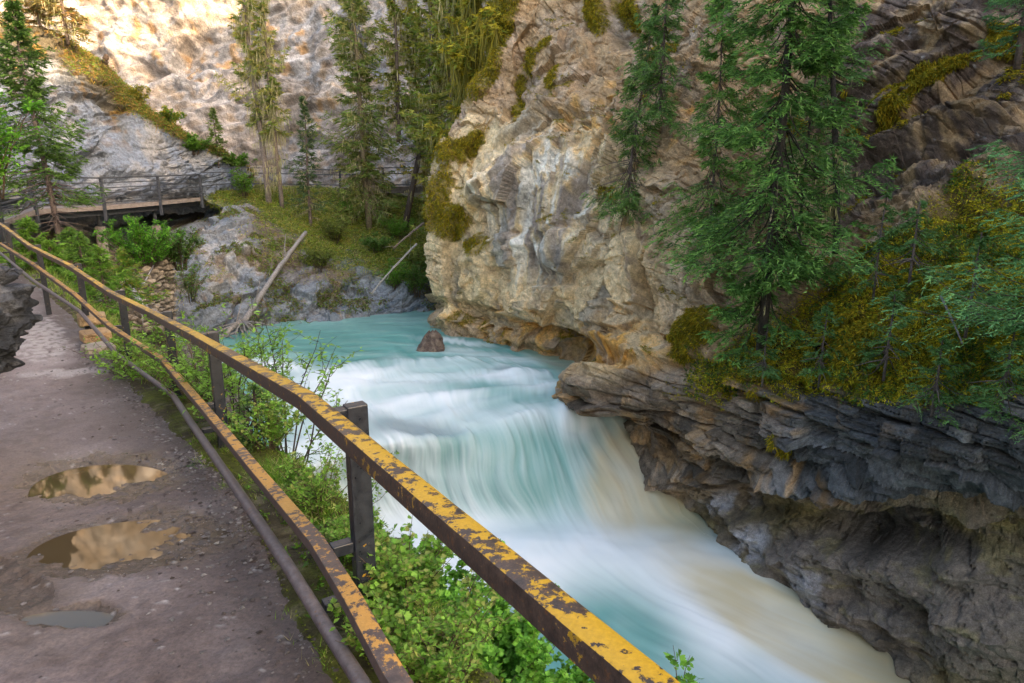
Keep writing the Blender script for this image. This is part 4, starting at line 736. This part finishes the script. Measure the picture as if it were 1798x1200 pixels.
def pal(rs, n, cols, jit=.18):
    c = (np.array(cols)*1.35)[rs.randint(len(cols), size=n)]; return c*(1+jit*rs.randn(n, 1)).clip(.5, 1.6)
class Pack:
    def __init__(s): s.V = []; s.F = []; s.C = []; s.n = 0
    def add(s, V, F, C):
        if len(V): s.V.append(V); s.F.append(F+s.n); s.C.append(C); s.n += len(V)
    def build(s, name, mat, parent=None, loc=None):
        if not s.V: return None
        V = np.vstack(s.V)-(np.asarray(loc) if loc is not None else 0); return mk(name, V, np.vstack(s.F), mat, np.vstack(s.C), False, parent)
SPRUCE = [(.045, .105, .018), (.065, .14, .022), (.09, .16, .03)]; FRESH = [(.09, .20, .02), (.13, .24, .03), (.07, .15, .02)]; BLUE = [(.065, .15, .045), (.095, .20, .065), (.12, .24, .08)]
GOLDN = [(.36, .30, .025), (.28, .24, .025), (.17, .20, .025)]; OLIVE = [(.17, .20, .03), (.23, .23, .04), (.12, .17, .03)]; BEARD = [(.33, .30, .15), (.40, .36, .20), (.26, .25, .10)]
def conifer(base, H, R, seed, label, cols=SPRUCE, nbr=90, c0=.15, nl=.14, nw=.05, tw=9, kn=7, lean=(0, 0), beard=0, dead=.5, tr=None, name='spruce_tree', cat='tree', group=None, droop=1., bark=(.16, .12, .10), tips=None, thin=.0, side=None, beardc=BEARD):
    cols = [tuple(c) for c in cols]; rs = np.random.RandomState(seed); base = np.asarray(base, float); root = empty(name, base, label, cat, group); tr = tr or H*.011+.015
    zz = np.linspace(0, 1, 24); lx = np.array([lean[0], lean[1], 0.]); axis = lambda t: base+lx*np.asarray(t)[..., None]+np.array([0, 0, H])*np.asarray(t)[..., None]+np.stack([np.sin(np.asarray(t)*5+seed)*.012*H, np.cos(np.asarray(t)*4+seed)*.012*H, 0*np.asarray(t)], -1)*(np.asarray(t)[..., None])
    wood = Acc(); tp = axis(zz); tp[0, 2] -= .3; wood.tube(tp, tr*(1-zz)**.8+.006, 8, bark); nd = Pack()
    # bare snags low on the trunk
    for k in range(int(nbr*.35*dead)):
        t = rs.uniform(.06, max(c0, .12)+.12); p = axis(t); az = rs.uniform(0, 6.283); L = R*rs.uniform(.25, .7); d = np.array([math.cos(az), math.sin(az), -.25]); q = p+d*L
        wood.tube([p, (p+q)/2+np.array([0, 0, .04*L]), q], [.012+tr*.06, .008, .003], 4, tuple(np.array(bark)*1.3))
        if beard and rs.rand() < .7:
            n = 14; s = rs.rand(n, 1); V, F = blades(p+(q-p)*s, np.tile([0, 0, -1.], (n, 1))+rs.randn(n, 3)*.12, rs.uniform(.12, .5, n)*beard, .03, rs); nd.add(V, F, np.repeat(pal(rs, n, beardc), 3, 0))
    for k in range(nbr):
        t = c0+(1-c0)*((k+rs.rand())/nbr)**.92; f = 1-t; prof = min(1., (f*1.25+.06))*(.55+.45*min(1, (t-c0+.05)*6)); L = R*prof*rs.uniform(.45, 1.15)*(.85+.3*math.sin(t*23+seed*2.3))
        az = rs.uniform(0, 6.283) if side is None else side+rs.uniform(-1.1, 1.1); p = axis(t); pit = (.35-.75*f*droop)+rs.randn()*.12
        s = np.linspace(0, 1, 9)[:, None]; h = np.array([math.cos(az), math.sin(az), 0]); c = p+h*L*s*math.cos(pit)+np.array([0, 0, 1])*(L*s*math.sin(pit)-.18*L*droop*np.sin(s*3.1)+.10*L*s*s)+rs.randn(9, 3)*L*.012
        wood.tube(c, (tr*.16*(1-t)+.006)*(1-s[:, 0])+.002, 3, tuple(np.array(bark)*.8))
        if rs.rand() < thin: continue
        # twigs, flat to both sides
        nt_ = max(4, int(tw*(.5+.5*prof))); st = .16+.84*(np.arange(nt_)+rs.rand(nt_))/nt_; sgn = np.where(np.arange(nt_) % 2 == 0, 1., -1.)
        P0 = np.stack([np.interp(st, s[:, 0], c[:, i]) for i in range(3)], 1); sd = np.array([-h[1], h[0], 0]); tl = (.42*L*(1-st)+.10*L+.04)*rs.uniform(.7, 1.2, nt_)
        D = unit(h*rs.uniform(.6, 1., (nt_, 1))+sd*sgn[:, None]*rs.uniform(.5, 1.1, (nt_, 1))+np.array([0, 0, 1])*(rs.randn(nt_, 1)*.12-.18*droop))
        P0 = np.vstack([P0, c[4:5]]); D = np.vstack([D, unit(c[-1:]-c[4:5])]); tl = np.append(tl, np.linalg.norm(c[-1]-c[4])*1.05)
        m = len(P0); kk = kn; u = (np.arange(kk)+.5)/kk; Q = (P0[:, None]+D[:, None]*(tl[:, None]*u)[..., None]-np.array([0, 0, 1.])*(tl[:, None]*u*u*.18*droop)[..., None]).reshape(-1, 3); Dq = np.repeat(D, kk, 0); n = len(Q)
        dirn = unit(Dq*.75+unit(rs.randn(n, 3))*np.array([.7, .7, .35])); bc = np.repeat(pal(rs, m, cols, .22), kk, 0)
        if tips is not None: w_ = (np.tile(u, m) > .68)[:, None]*(rs.rand(n, 1) < .6); bc = bc*(1-w_)+np.array(tips)*w_
        V, F = blades(Q, dirn, nl*rs.uniform(.7, 1.3, n), nw, rs); nd.add(V, F, np.repeat(bc, 3, 0))
        if beard and rs.rand() < .8:
            n = int(10*beard)+4; q = rs.rand(n); B0 = np.stack([np.interp(q, s[:, 0], c[:, i]) for i in range(3)], 1); V, F = blades(B0, unit(np.tile([0, 0, -1.], (n, 1))+rs.randn(n, 3)*.15), rs.uniform(.15, .75, n)*beard, nw*.8, rs); nd.add(V, F, np.repeat(pal(rs, n, beardc), 3, 0))
    tk = wood.build('trunk', M_bark, True, root, base); cr = nd.build('crown', M_needle, root, base); return root
def shrub(base, H, R, seed, label, cols=FRESH, ns=10, nleaf=60, ls=.05, name='leafy_shrub', cat='shrub', group=None, lob=False, stemc=(.14, .10, .07), tilt=(0, 0), sr=.01, spread=1., sub=7, low=.2, asp=.55):
    rs = np.random.RandomState(seed); base = np.asarray(base, float); root = empty(name, base, label, cat, group); wood = Acc(); lf = Pack()
    for k in range(ns):
        az = rs.uniform(0, 6.283); rr = R*math.sqrt(rs.rand())*spread; hh = H*rs.uniform(.65, 1.05)*(1-.3*(rr/R)**2); s = np.linspace(0, 1, 8)[:, None]; b0 = base+np.array([math.cos(az), math.sin(az), 0])*rr*.25
        tip = np.array([math.cos(az)*rr+tilt[0]*hh, math.sin(az)*rr+tilt[1]*hh, hh]); c = b0+np.concatenate([tip[:2]*s**1.3, tip[2]*s**.85], 1)+np.cumsum(rs.randn(8, 3)*H*.012, 0); c[0] = b0-np.array([0, 0, .12])
        wood.tube(c, sr*(1-.8*s[:, 0]), 4, stemc); twg = [(c, 1.)]
        for j in range(sub):
            t = rs.uniform(low, .95); p = np.array([np.interp(t, s[:, 0], c[:, i]) for i in range(3)]); d = unit(rs.randn(3)*np.array([1, 1, .5])+np.array([0, 0, .55])); L = H*rs.uniform(.10, .28)*(1.2-t*.6); w = np.linspace(0, 1, 5)[:, None]; cc = p+d*L*w+np.array([0, 0, .2*L])*w*w+rs.randn(5, 3)*L*.03
            wood.tube(cc, sr*.4*(1-.7*w[:, 0]), 3, stemc); twg.append((cc, .9))
        per = max(3, nleaf//(len(twg)))
        for cc, wt in twg:
            n = per; q = rs.uniform(low if wt == 1. else .15, 1., n); B = np.stack([np.interp(q, np.linspace(0, 1, len(cc)), cc[:, i]) for i in range(3)], 1); n_cl = n
            D = unit(rs.randn(n, 3)*np.array([1, 1, .45])+np.array([0, 0, .3])); B = B+D*ls*.15; c_ = pal(rs, n, cols, .16); sz = ls*rs.uniform(.55, 1.15, n)
            if lob: V, F, kq = lobed(B, D, sz, rs); lf.add(V, F, np.repeat(c_, kq, 0))
            else: V, F = leaves(B, D, sz, sz*asp, rs); lf.add(V, F, np.repeat(c_, 4, 0))
    wood.build('stem', M_bark, True, root, base); lf.build('foliage', M_leaf, root, base); return root
def on(S, px, py, r=5):
    """nearest point of a terrain mesh seen at this place"""
    V, X, Y = S[0], S[-2], S[-1]; d = (X-px)**2+(Y-py)**2; m = np.where(d < r*r)[0]
    if len(m) == 0: return V[np.argmin(d)]
    return V[m[np.argmin(V[m, 1])]]
SRC = (RC[0], RC[2], RC[3]); SRB = (RB[0], RB[3], RB[4]); SLS = (LS[0], LS[2], LS[3]); SNB = (NB[0], NB[3], NB[4])
# --- trees beyond the river bend
def at(S, x, y, dz=-.05): return on(S, x, y)+np.array([0, 0, dz])
conifer(P(106, 428, 20.5), 6.6, 2.2, 1, 'slender green spruce standing before the left boardwalk railing', cols=[(.06, .12, .02), (.09, .17, .03), (.045, .09, .018)], nbr=150, c0=.22, nl=.13, nw=.04, tw=13, kn=9, lean=(-.3, 0), dead=.9, tr=.085, bark=(.17, .13, .12))
conifer(at(SRB, 474, 352), 15, 1.75, 2, 'taller lichen bearded spruce of the pair beyond the boardwalk', cols=OLIVE+[(.12, .17, .03), (.24, .22, .05)], nbr=125, c0=.25, nl=.2, nw=.055, tw=10, kn=7, beard=1.3, thin=.2, dead=.9, tr=.16, bark=(.25, .20, .17), lean=(-.5, 0), droop=1.5)
conifer(at(SRB, 498, 362), 14, 1.5, 3, 'thinner lichen bearded spruce of the pair, right of its neighbour', cols=OLIVE+[(.14, .18, .04), (.25, .22, .05)], nbr=115, c0=.28, nl=.2, nw=.055, tw=10, kn=7, beard=1.4, thin=.25, dead=1.1, tr=.12, bark=(.23, .18, .14), lean=(-.3, 0), droop=1.5)
conifer(at(SRB, 548, 392), 6.3, 1.25, 4, 'small grey green spruce between the bearded pair and the fence bridge', cols=[(.08, .12, .045), (.06, .10, .035)], nbr=95, c0=.16, nl=.16, nw=.045, tw=8, kn=6, dead=.6, beard=.35)
conifer(at(SRB, 650, 392), 15, 2.7, 5, 'large drooping spruce hiding the middle of the ledge fence', cols=[(.10, .15, .03), (.14, .19, .04), (.19, .19, .05)], nbr=270, c0=.08, nl=.22, nw=.06, tw=12, kn=8, beard=.7, dead=1.2, tr=.17, bark=(.24, .19, .12), lean=(-.6, 0), droop=1.4)
conifer(at(SRB, 712, 398), 13, 2.0, 6, 'dark leaning trunked spruce crossing the end of the ledge fence', cols=OLIVE, nbr=110, c0=.30, nl=.22, nw=.06, tw=9, kn=6, beard=1., lean=(2.9, 0), tr=.17, bark=(.10, .075, .06))
conifer(at(SRB, 750, 392), 14, 1.9, 7, 'mossy gold trunked spruce just right of the leaning one', cols=GOLDN+OLIVE, nbr=130, c0=.22, nl=.22, nw=.07, tw=9, kn=6, beard=1.3, lean=(-.5, 0), tr=.13, bark=(.20, .15, .03))
conifer(P(800, 400, 32.5), 14, 2.3, 8, 'dense olive spruce beside the edge of the canyon wall', cols=OLIVE+[(.22, .20, .03)], nbr=230, c0=.05, nl=.24, nw=.08, tw=12, kn=8, beard=1.2)
conifer(P(835, 330, 30.5), 12, 2.0, 9, 'golden moss draped spruce touching the top of the canyon wall', cols=GOLDN, nbr=230, c0=.05, nl=.24, nw=.08, tw=11, kn=7, beard=2.6, beardc=[(.26, .21, .025), (.18, .16, .02), (.14, .14, .03)], droop=1.6, bark=(.12, .09, .03))
conifer(P(885, 175, 28.2), 7.5, 1.5, 10, 'dark trunked tree hung with golden moss on the wall crest', cols=GOLDN, nbr=100, c0=.3, nl=.22, nw=.07, tw=9, kn=7, beard=2.6, beardc=[(.24, .20, .02), (.17, .15, .02)], droop=1.8, bark=(.035, .028, .022), tr=.2)
conifer(P(760, 300, 36), 12, 1.8, 11, 'far olive spruce seen through the gap by the wall', cols=OLIVE, nbr=120, c0=.1, nl=.26, nw=.08, tw=9, kn=6, beard=.8)
conifer(P(700, 240, 38), 10, 1.5, 12, 'pale olive spruce tip behind the leaning trunk', cols=OLIVE, nbr=110, c0=.1, nl=.26, nw=.08, tw=8, kn=6, beard=1.)
conifer(at(SLS, 388, 286), 2.8, .8, 13, 'little yellow green spruce at the low end of the grassy crest', cols=[(.10, .15, .03), (.13, .18, .04)], nbr=60, c0=.05, nl=.15, nw=.05, tw=7, kn=5)
for k, (x, y, h, r, lb) in enumerate([(25, 60, 5.5, 1.6, 'brownish spruce on the slope top at the left edge'), (118, 66, 5.5, 1.4, 'faded conifer standing behind the slender green spruce'), (70, 40, 4.5, 1.3, 'rust tinged conifer between the two slope top trees')]):
    conifer(P(x, y, 33), h, r, 40+k, lb, cols=[(.16, .13, .04), (.10, .11, .03), (.20, .12, .04)], nbr=90, c0=.05, nl=.22, nw=.06, tw=8, kn=6, beard=.6)
# --- the firs on the right hand wall
conifer(P(1338, 590, 13.6), 14, 2.6, 20, 'big dark fir with layered boughs growing on the mossy ledge', cols=[(.06, .145, .028), (.09, .19, .04), (.045, .10, .022)], nbr=235, c0=.05, nl=.105, nw=.03, tw=25, kn=16, tips=(.20, .38, .08), tr=.10, bark=(.06, .05, .04), dead=.4, beard=.25, droop=1.6, name='fir_tree')
conifer(P(1470, 420, 13.6), 7.5, 1.0, 21, 'thin nearly bare dark trunked spruce right of the big fir', cols=BLUE, nbr=60, c0=.12, nl=.08, nw=.022, tw=10, kn=9, tr=.065, bark=(.045, .04, .038), thin=.55, dead=1.2, beard=.4, lean=(-1.0, 0))
conifer(P(1398, 470, 14.6), 4.6, .75, 22, 'slim dark sapling between the big fir and the bare trunk', cols=SPRUCE, nbr=55, c0=.2, nl=.08, nw=.022, tw=9, kn=8, tr=.04, bark=(.05, .04, .035), thin=.4, beard=.4)
conifer(P(1100, 350, 19.6), 5.0, 1.75, 23, 'soft green spruce clinging to the upper wall left of the big fir', cols=[(.08, .15, .035), (.11, .20, .04), (.06, .11, .03)], nbr=120, c0=.0, nl=.11, nw=.03, tw=15, kn=10, tips=(.18, .30, .06), tr=.035, droop=1.9, thin=.12, lean=(.5, 0), beard=.3)
conifer(P(1160, 175, 18.6), 3.4, 1.3, 24, 'feathery sapling drooping down the wall between two spruces', cols=[(.07, .14, .035), (.10, .19, .045)], nbr=80, c0=.0, nl=.10, nw=.028, tw=14, kn=10, tips=(.17, .30, .07), tr=.03, droop=2., thin=.15)
conifer(P(1965, 600, 8.4), 5.0, 2.35, 26, 'blue green spruce reaching in from the right edge', cols=BLUE, nbr=100, c0=.08, nl=.065, nw=.018, tw=26, kn=22, tips=(.18, .42, .16), tr=.07, side=3.1, dead=.2)
conifer(P(1990, 740, 7.9), 2.6, 1.5, 27, 'low spruce drooping over the dark ledge at the right edge', cols=BLUE, nbr=50, c0=.1, nl=.055, nw=.014, tw=20, kn=18, tips=(.16, .36, .14), side=3.1, dead=.2, droop=1.5)
conifer(P(1790, 90, 12.8), 3.6, 1.1, 28, 'spruce in the top right corner above the moss', cols=BLUE, nbr=80, c0=.05, nl=.08, nw=.02, tw=15, kn=12, tips=(.1, .23, .1))
conifer(P(1235, -60, 18), 6, 1.5, 29, 'spruce hanging its boughs over the top of the picture', cols=BLUE, nbr=110, c0=.0, nl=.10, nw=.028, tw=14, kn=10, tips=(.1, .22, .07), droop=1.6)
for k, (x, y, Y, h, r, s_, lb) in enumerate([(1536, 500, 12.2, 1.75, .75, None, 'young spruce on the ledge right of the thin bare trunk'), (1440, 655, 12.4, 1.35, .8, None, 'dull young spruce low on the ledge under the big fir'), (1555, 640, 11.3, 1.3, .8, None, 'spreading young spruce at the lip of the ledge'), (1640, 700, 10.3, 1.0, .8, None, 'droopy young spruce hanging over the slate band'),
      (1600, 470, 11.6, 1.1, .7, None, 'pale young spruce in the middle of the moss bank'), (1700, 560, 10.2, 1.3, .8, None, 'sparse young spruce on gold moss near the grey stick'), (1340, 655, 13.3, 1., .7, None, 'shaded sapling hanging under the big fir'), (1760, 700, 9.2, 1.1, .9, None, 'dark sapling at the right end of the ledge')]):
    conifer(P(x, y, Y), h, r, 60+k, lb, cols=BLUE+SPRUCE, nbr=34, c0=.05, nl=.055, nw=.015, tw=13, kn=12, tips=(.17, .33, .11), name='young_spruce', thin=.15, bark=(.16, .13, .12), droop=1.3, dead=.8, tr=.018)
conifer(P(1245, 420, 16.2), 5.6, 1.6, 25, 'soft spruce filling the wall right behind the left boughs of the big fir', cols=[(.07, .15, .03), (.10, .20, .04)], nbr=120, c0=.02, nl=.10, nw=.028, tw=17, kn=12, tips=(.20, .36, .07), tr=.03, droop=1.9, thin=.12, beard=.3)
conifer(P(1430, 300, 15.6), 5.2, 1.4, 31, 'loose spruce reaching over the dark beds right of the big fir', cols=[(.06, .14, .035), (.09, .18, .05)], nbr=90, c0=.05, nl=.09, nw=.025, tw=16, kn=12, tips=(.18, .34, .09), tr=.03, droop=1.8, thin=.2)
# --- green below the boardwalk
for k, (x, y, Y, h, r, c, lb) in enumerate([(100, 520, 15.5, 1.25, .9, FRESH, 'yellow green young spruce beyond the fifth post'), (150, 500, 17.5, 1.3, 1.0, SPRUCE+FRESH, 'dark feathery young spruce right of the yellow green one'), (190, 560, 15., 1.6, .9, FRESH, 'low bright young spruce near the fourth post'), (128, 450, 19, .75, .8, SPRUCE, 'small dark spruce under the boardwalk edge'), (225, 520, 17.5, 1.2, .8, OLIVE+FRESH, 'olive young spruce before the rubble wall'), (60, 470, 15.5, 1.1, .7, FRESH, 'short bright sapling just past the sixth post')]):
    conifer(P(x, y, Y), h, r, 80+k, lb, cols=c, nbr=60, c0=.03, nl=.09, nw=.03, tw=11, kn=8, name='young_spruce', tips=(.15, .27, .04), tr=.02)
shrub(P(255, 470, 23.4), 1.75, 1.3, 100, 'dense bright green bush under the boardwalk column', cols=[(.10, .26, .02), (.14, .32, .03), (.06, .17, .02)], ns=46, nleaf=210, ls=.11, sr=.02, low=.1)
shrub(P(318, 470, 24.6), 1.6, .8, 101, 'drooping green bush on the rock edge right of the bright bush', cols=[(.08, .17, .03), (.11, .20, .04), (.06, .10, .02)], ns=26, nleaf=130, ls=.10, sr=.018, low=.05)
shrub(P(335, 525, 24.), 1.5, .6, 102, 'thin hanging shrub over the smooth grey rock', cols=[(.09, .19, .03), (.14, .15, .05)], ns=16, nleaf=80, ls=.10, low=.05)
for k, (x, y, lb) in enumerate([(665, 440, 'round dark shrub in the middle of the grassy hill'), (695, 500, 'bright shrub above the pool by the canyon wall'), (620, 385, 'small green shrub beneath the large drooping spruce'), (740, 470, 'mossy shrub where hill and canyon wall meet'), (590, 420, 'yellowing shrub on the grassy hill'), (430, 345, 'low green shrub left of the bearded pair'), (560, 470, 'twiggy shrub above the wet slate'), (700, 420, 'pale green shrub under the leaning trunk'), (735, 520, 'dull shrub hanging over the far waterline')]):
    shrub(at(SRB, x, y), 1.1+.3*(k % 3), .8, 110+k, lb, cols=[[(.06, .13, .02), (.09, .16, .03)], [(.09, .20, .02), (.13, .24, .03)], [(.16, .18, .03), (.11, .15, .03)]][[0, 1, 1, 2, 2, 1, 2, 1, 0][k]], ns=18, nleaf=90, ls=.13, sr=.012)
for k, (x, y, lb) in enumerate([(345, 262, 'green shrub on the lower crest of the blue slope'), (300, 215, 'low yellow shrub halfway along the crest'), (410, 292, 'bright green shrub at the foot of the crest'), (250, 180, 'small shrub on the upper crest near the stump')]):
    shrub(at(SLS, x, y), .9, .8, 130+k, lb, cols=[FRESH, GOLDN+FRESH, FRESH, GOLDN+OLIVE][k], ns=18, nleaf=90, ls=.15)
# --- overhanging leafy branch at the left edge
shrub(P(-12, 335, 10.), 1.7, .5, 140, 'bright leafed shrub hanging in from the left edge', cols=[(.10, .25, .02), (.14, .33, .03), (.07, .18, .02)], ns=20, nleaf=150, ls=.085, sr=.015, asp=.7, low=.05)
# --- beyond the handrail
RS = np.random.RandomState(5)
shrub(P(352, 725, 6.3), 1.05, .75, 150, 'fresh leafed shrub tangled behind the second and third posts', cols=[(.14, .28, .03), (.19, .34, .05), (.10, .19, .03)], ns=26, nleaf=90, ls=.05, sr=.006, stemc=(.17, .12, .09), low=.1)
shrub(P(262, 690, 7.4), .8, .7, 151, 'low shrub between the third and fourth posts', cols=[(.14, .27, .03), (.19, .32, .06)], ns=20, nleaf=80, ls=.055, sr=.006, low=.1)
shrub(P(505, 850, 5.0), 1.55, .62, 152, 'tall airy shrub with thin dark stems against the turquoise pool', cols=[(.15, .29, .04), (.20, .36, .06), (.12, .21, .05)], ns=13, nleaf=110, ls=.05, sr=.008, stemc=(.09, .07, .06), low=.35, sub=8)
shrub(P(425, 800, 5.1), 1.1, .5, 153, 'airy twiggy shrub right behind the second post', cols=[(.15, .28, .04), (.19, .34, .06)], ns=13, nleaf=110, ls=.05, sr=.007, stemc=(.10, .08, .06), low=.25)
conifer(P(462, 905, 4.6), 1.0, .62, 154, 'bonsai like spruce with yellow green tips below the top rail', cols=[(.05, .11, .03), (.07, .14, .04)], nbr=46, c0=.15, nl=.03, nw=.008, tw=13, kn=13, tips=(.19, .30, .05), name='young_spruce', tr=.022, bark=(.07, .055, .05), dead=1.2, thin=.25)
shrub(P(590, 960, 3.9), .62, .4, 155, 'small leafy shrub left of the nearest post', cols=FRESH, ns=14, nleaf=70, ls=.03, sr=.004, lob=True)
for k, (x, y, Y, h, r, lb) in enumerate([(735, 1180, 2.9, .78, .42, 'gooseberry bush with lobed leaves right of the nearest post'), (860, 1290, 2.6, .70, .36, 'lobed leaf bush under the middle of the top rail'), (690, 1260, 2.5, .55, .30, 'lobed leaf bush crowded against the middle rail'), (960, 1330, 2.7, .62, .34, 'lobed leaf bush beneath the lower end of the top rail'), (800, 1400, 2.2, .5, .36, 'lobed leaf bush at the bottom of the picture'), (1195, 1285, 2.3, .36, .10, 'tiny leafy sprig right of the top rail')]):
    shrub(P(x, y, Y), h, r, 160+k, lb, cols=[(.11, .27, .03), (.16, .35, .05), (.08, .20, .025)], ns=[34, 34, 30, 30, 30, 4][k], nleaf=[260, 270, 230, 240, 230, 30][k], ls=.033, sr=.004, lob=True, stemc=(.13, .10, .05), low=.15, name='gooseberry_bush', sub=8)
for k, (x, y, h, r, lb) in enumerate([(672, 1120, .26, .16, 'leafy clump pressed against the nearest post foot'), (618, 985, .26, .18, 'leafy clump outside the kink of the middle rail'), (735, 1190, .34, .22, 'broad leafy clump between middle and top rail'), (560, 890, .38, .26, 'weedy shrub filling the gap left of the middle rail'), (470, 790, .42, .30, 'weedy clump behind the kink of the bottom rail'), (770, 1200, .36, .3, 'leafy clump at the lower picture edge under the top rail'), (715, 1070, .40, .24, 'leafy mass right behind the nearest post')]):
    shrub(on(SNB, x, y), h, r, 190+k, lb, cols=[(.13, .26, .03), (.18, .33, .05), (.10, .19, .03), (.22, .26, .07)], ns=20, nleaf=95, ls=.026, sr=.0035, low=.1, name='weedy_shrub', sub=8, lob=k % 2 == 0)
# --- grass, moss, ground cover: uncountable, one object for each
def scatter(name, V, Nn, w, n, L, Wd, cols, seed, label, mat=M_leaf, up=.6, rnd=.5, bend=.2, per=3):
    rs = np.random.RandomState(seed); w = np.clip(w, 0, None); idx = rs.choice(len(V), n, p=w/w.sum()); C = np.repeat(V[idx], per, 0)+rs.randn(n*per, 3)*L*.25; m = len(C)
    D = unit((np.repeat(Nn[idx], per, 0) if Nn is not None else 0)*(1-up)+np.array([0, 0, up])+rs.randn(m, 3)*rnd); B, F = blades(C, D, L*rs.uniform(.5, 1.4, m), Wd, rs, bend); return meta(mk(name, B, F, mat, np.repeat(pal(rs, m, cols, .25), 3, 0)), label, None, None, 'stuff')
v = NB[2]; X, Y_ = NB[3], NB[4]; cell = np.ones(len(v)); dist = np.linalg.norm(NB[0]-CAM, axis=1)
wv = ((v > .45) & (v < 2.6))*(dist > 1.5)*np.exp(-dist/14)*sm(-.35, .25, fbm(NB[0]*1.4, 2, 301)); near = dist < 8
scatter('grass', NB[0], NB[1], wv*near*sm(-.1, .3, fbm(NB[0]*3, 2, 306)), 3000, .07, .0032, [(.13, .26, .02), (.18, .30, .03), (.09, .17, .02), (.30, .28, .12)], 1, 'bright grass and moss along the outer edge of the trail', up=.75, rnd=.38, per=14, bend=.35)
scatter('moss', NB[0], NB[1], ((v > .4) & (v < 3.2))*(dist < 9)*np.exp(-dist/6), 26000, .012, .006, [(.10, .14, .015), (.13, .16, .02), (.08, .11, .015)], 9, 'low green moss on the soil under the handrail', mat=M_mossm, up=.5, rnd=.8)
scatter('grass', NB[0], NB[1], ((v > .9) & (v < 4.2))*(~near), 14000, .16, .014, [(.14, .25, .03), (.18, .26, .04), (.09, .16, .02), (.24, .24, .08)], 2, 'grass on the bank beyond the far end of the handrail', up=.7, rnd=.4)
scatter('ground_cover', NB[0], NB[1], ((v > .8) & (v < 4.6))*(dist > 1.9)*np.exp(-dist/7)*sm(-.3, .2, fbm(NB[0]*1.3, 3, 303)), 13000, .034, .02, FRESH+[(.06, .13, .02)], 3, 'small leafy ground cover on the bank above the rapids', up=.4, rnd=.8, per=4)
scatter('grass', RB[0], None, RB[1]+.25*RB[2], 26000, .26, .035, [(.14, .21, .02), (.21, .25, .04), (.28, .26, .09), (.10, .16, .02), (.26, .22, .03)], 4, 'mixed grass on the hill below the ledge fence', up=.5, rnd=.5, bend=.5)
scatter('undergrowth', RB[0], None, (1-RB[1])*sm(.05, .4, fbm(RB[0]*.7, 3, 309))*(RB[3] > 330), 5000, .2, .05, [(.10, .17, .02), (.16, .17, .05), (.14, .10, .06)], 10, 'dry and green undergrowth clinging to the slabs by the log', up=.3, rnd=.7, per=4, bend=.5)
scatter('grass', LS[0], None, LS[1]*(LS[2] > 100)*(LS[3] > 60), 9000, .28, .04, [(.13, .16, .03), (.26, .18, .04), (.10, .17, .02), (.20, .12, .04)], 5, 'gold and green grass on the crest of the blue slope', up=.6, rnd=.5, bend=.5)
scatter('moss', RC[0], RC[1], RC[4]*(RC[2] < 1900), 52000, .055, .02, [(.30, .29, .02), (.42, .31, .02), (.16, .16, .02), (.22, .28, .025), (.46, .38, .025)], 6, 'olive and gold moss carpeting the ledge under the firs', mat=M_mossm, up=.1, rnd=.5, bend=.3)
scatter('moss', RC[0], RC[1], (RC[5] > .35)*RC[5]*(RC[2] < 1900), 30000, .08, .03, [(.20, .17, .012), (.30, .21, .015), (.13, .13, .015)], 7, 'golden moss cushions dotted over the canyon wall', mat=M_mossm, up=-.1, rnd=.5, bend=.5)
scatter('undergrowth', RC[0], RC[1], RC[4]*sm(-.1, .4, fbm(RC[0]*1.1, 3, 305))*(RC[2] < 1850), 5000, .09, .035, [(.05, .11, .02), (.08, .16, .03), (.10, .09, .03)], 8, 'dark leafy undergrowth across the mossy ledge', up=.5, rnd=.8, per=5)

# --- spray hanging over the foot of the falls and along the wall: one soft cloud
def mist():
    c = np.array([P(1085, 790, 17.3), P(1135, 870, 16.4), P(1200, 960, 15.2), P(1290, 1030, 13.9), P(1400, 1090, 12.8), P(1530, 1150, 11.6), P(1680, 1215, 10.5)]); c = densify(c, .25); c[:, 2] += .05; c = c+np.stack([fbm(c*1.1, 2, k) for k in (501, 502, 503)], 1)*.18
    t = np.linspace(0, 1, len(c)); V, F4, F3 = tube_arrays(c, (.62+.12*np.sin(t*17)+.06*np.sin(t*41)-.10*t)*np.clip(t*4, 0, 1)**.5*np.clip((1-t)*5, 0, 1)**.5+.01, 16); V[:, 2] = c[:, 2].mean()*0+V[:, 2]
    m = bpy.data.materials.new('mist'); m.use_nodes = True; m.node_tree.nodes.clear(); pv = m.node_tree.nodes.new('ShaderNodeVolumePrincipled'); pv.inputs['Density'].default_value = .6; pv.inputs['Color'].default_value = (.95, .9, .78, 1); pv.inputs['Anisotropy'].default_value = .2
    t_ = m.node_tree; g = N(t_, 'ShaderNodeNewGeometry'); sp = N(t_, 'ShaderNodeSeparateXYZ'); t_.links.new(g.outputs['Position'], sp.inputs[0]); h = N(t_, 'ShaderNodeMapRange'); t_.links.new(sp.outputs[2], h.inputs[0])
    h.inputs[1].default_value = -6.0; h.inputs[2].default_value = -7.5; h.inputs[3].default_value = 0; h.inputs[4].default_value = 1.3
    nz = tex(t_, 1.6, 2, .5, g.outputs['Position']); nr = N(t_, 'ShaderNodeMapRange'); t_.links.new(nz.outputs[0], nr.inputs[0]); nr.inputs[1].default_value = .38; nr.inputs[2].default_value = .68
    mu = N(t_, 'ShaderNodeMath', operation='MULTIPLY'); t_.links.new(h.outputs[0], mu.inputs[0]); t_.links.new(nr.outputs[0], mu.inputs[1]); t_.links.new(mu.outputs[0], pv.inputs['Density'])
    o = m.node_tree.nodes.new('ShaderNodeOutputMaterial'); m.node_tree.links.new(pv.outputs[0], o.inputs['Volume'])
    meta(mk('mist', V, [F4, F3], m, None, True), 'soft spray along the foot of the falls and the wall', None, None, 'stuff')
mist()
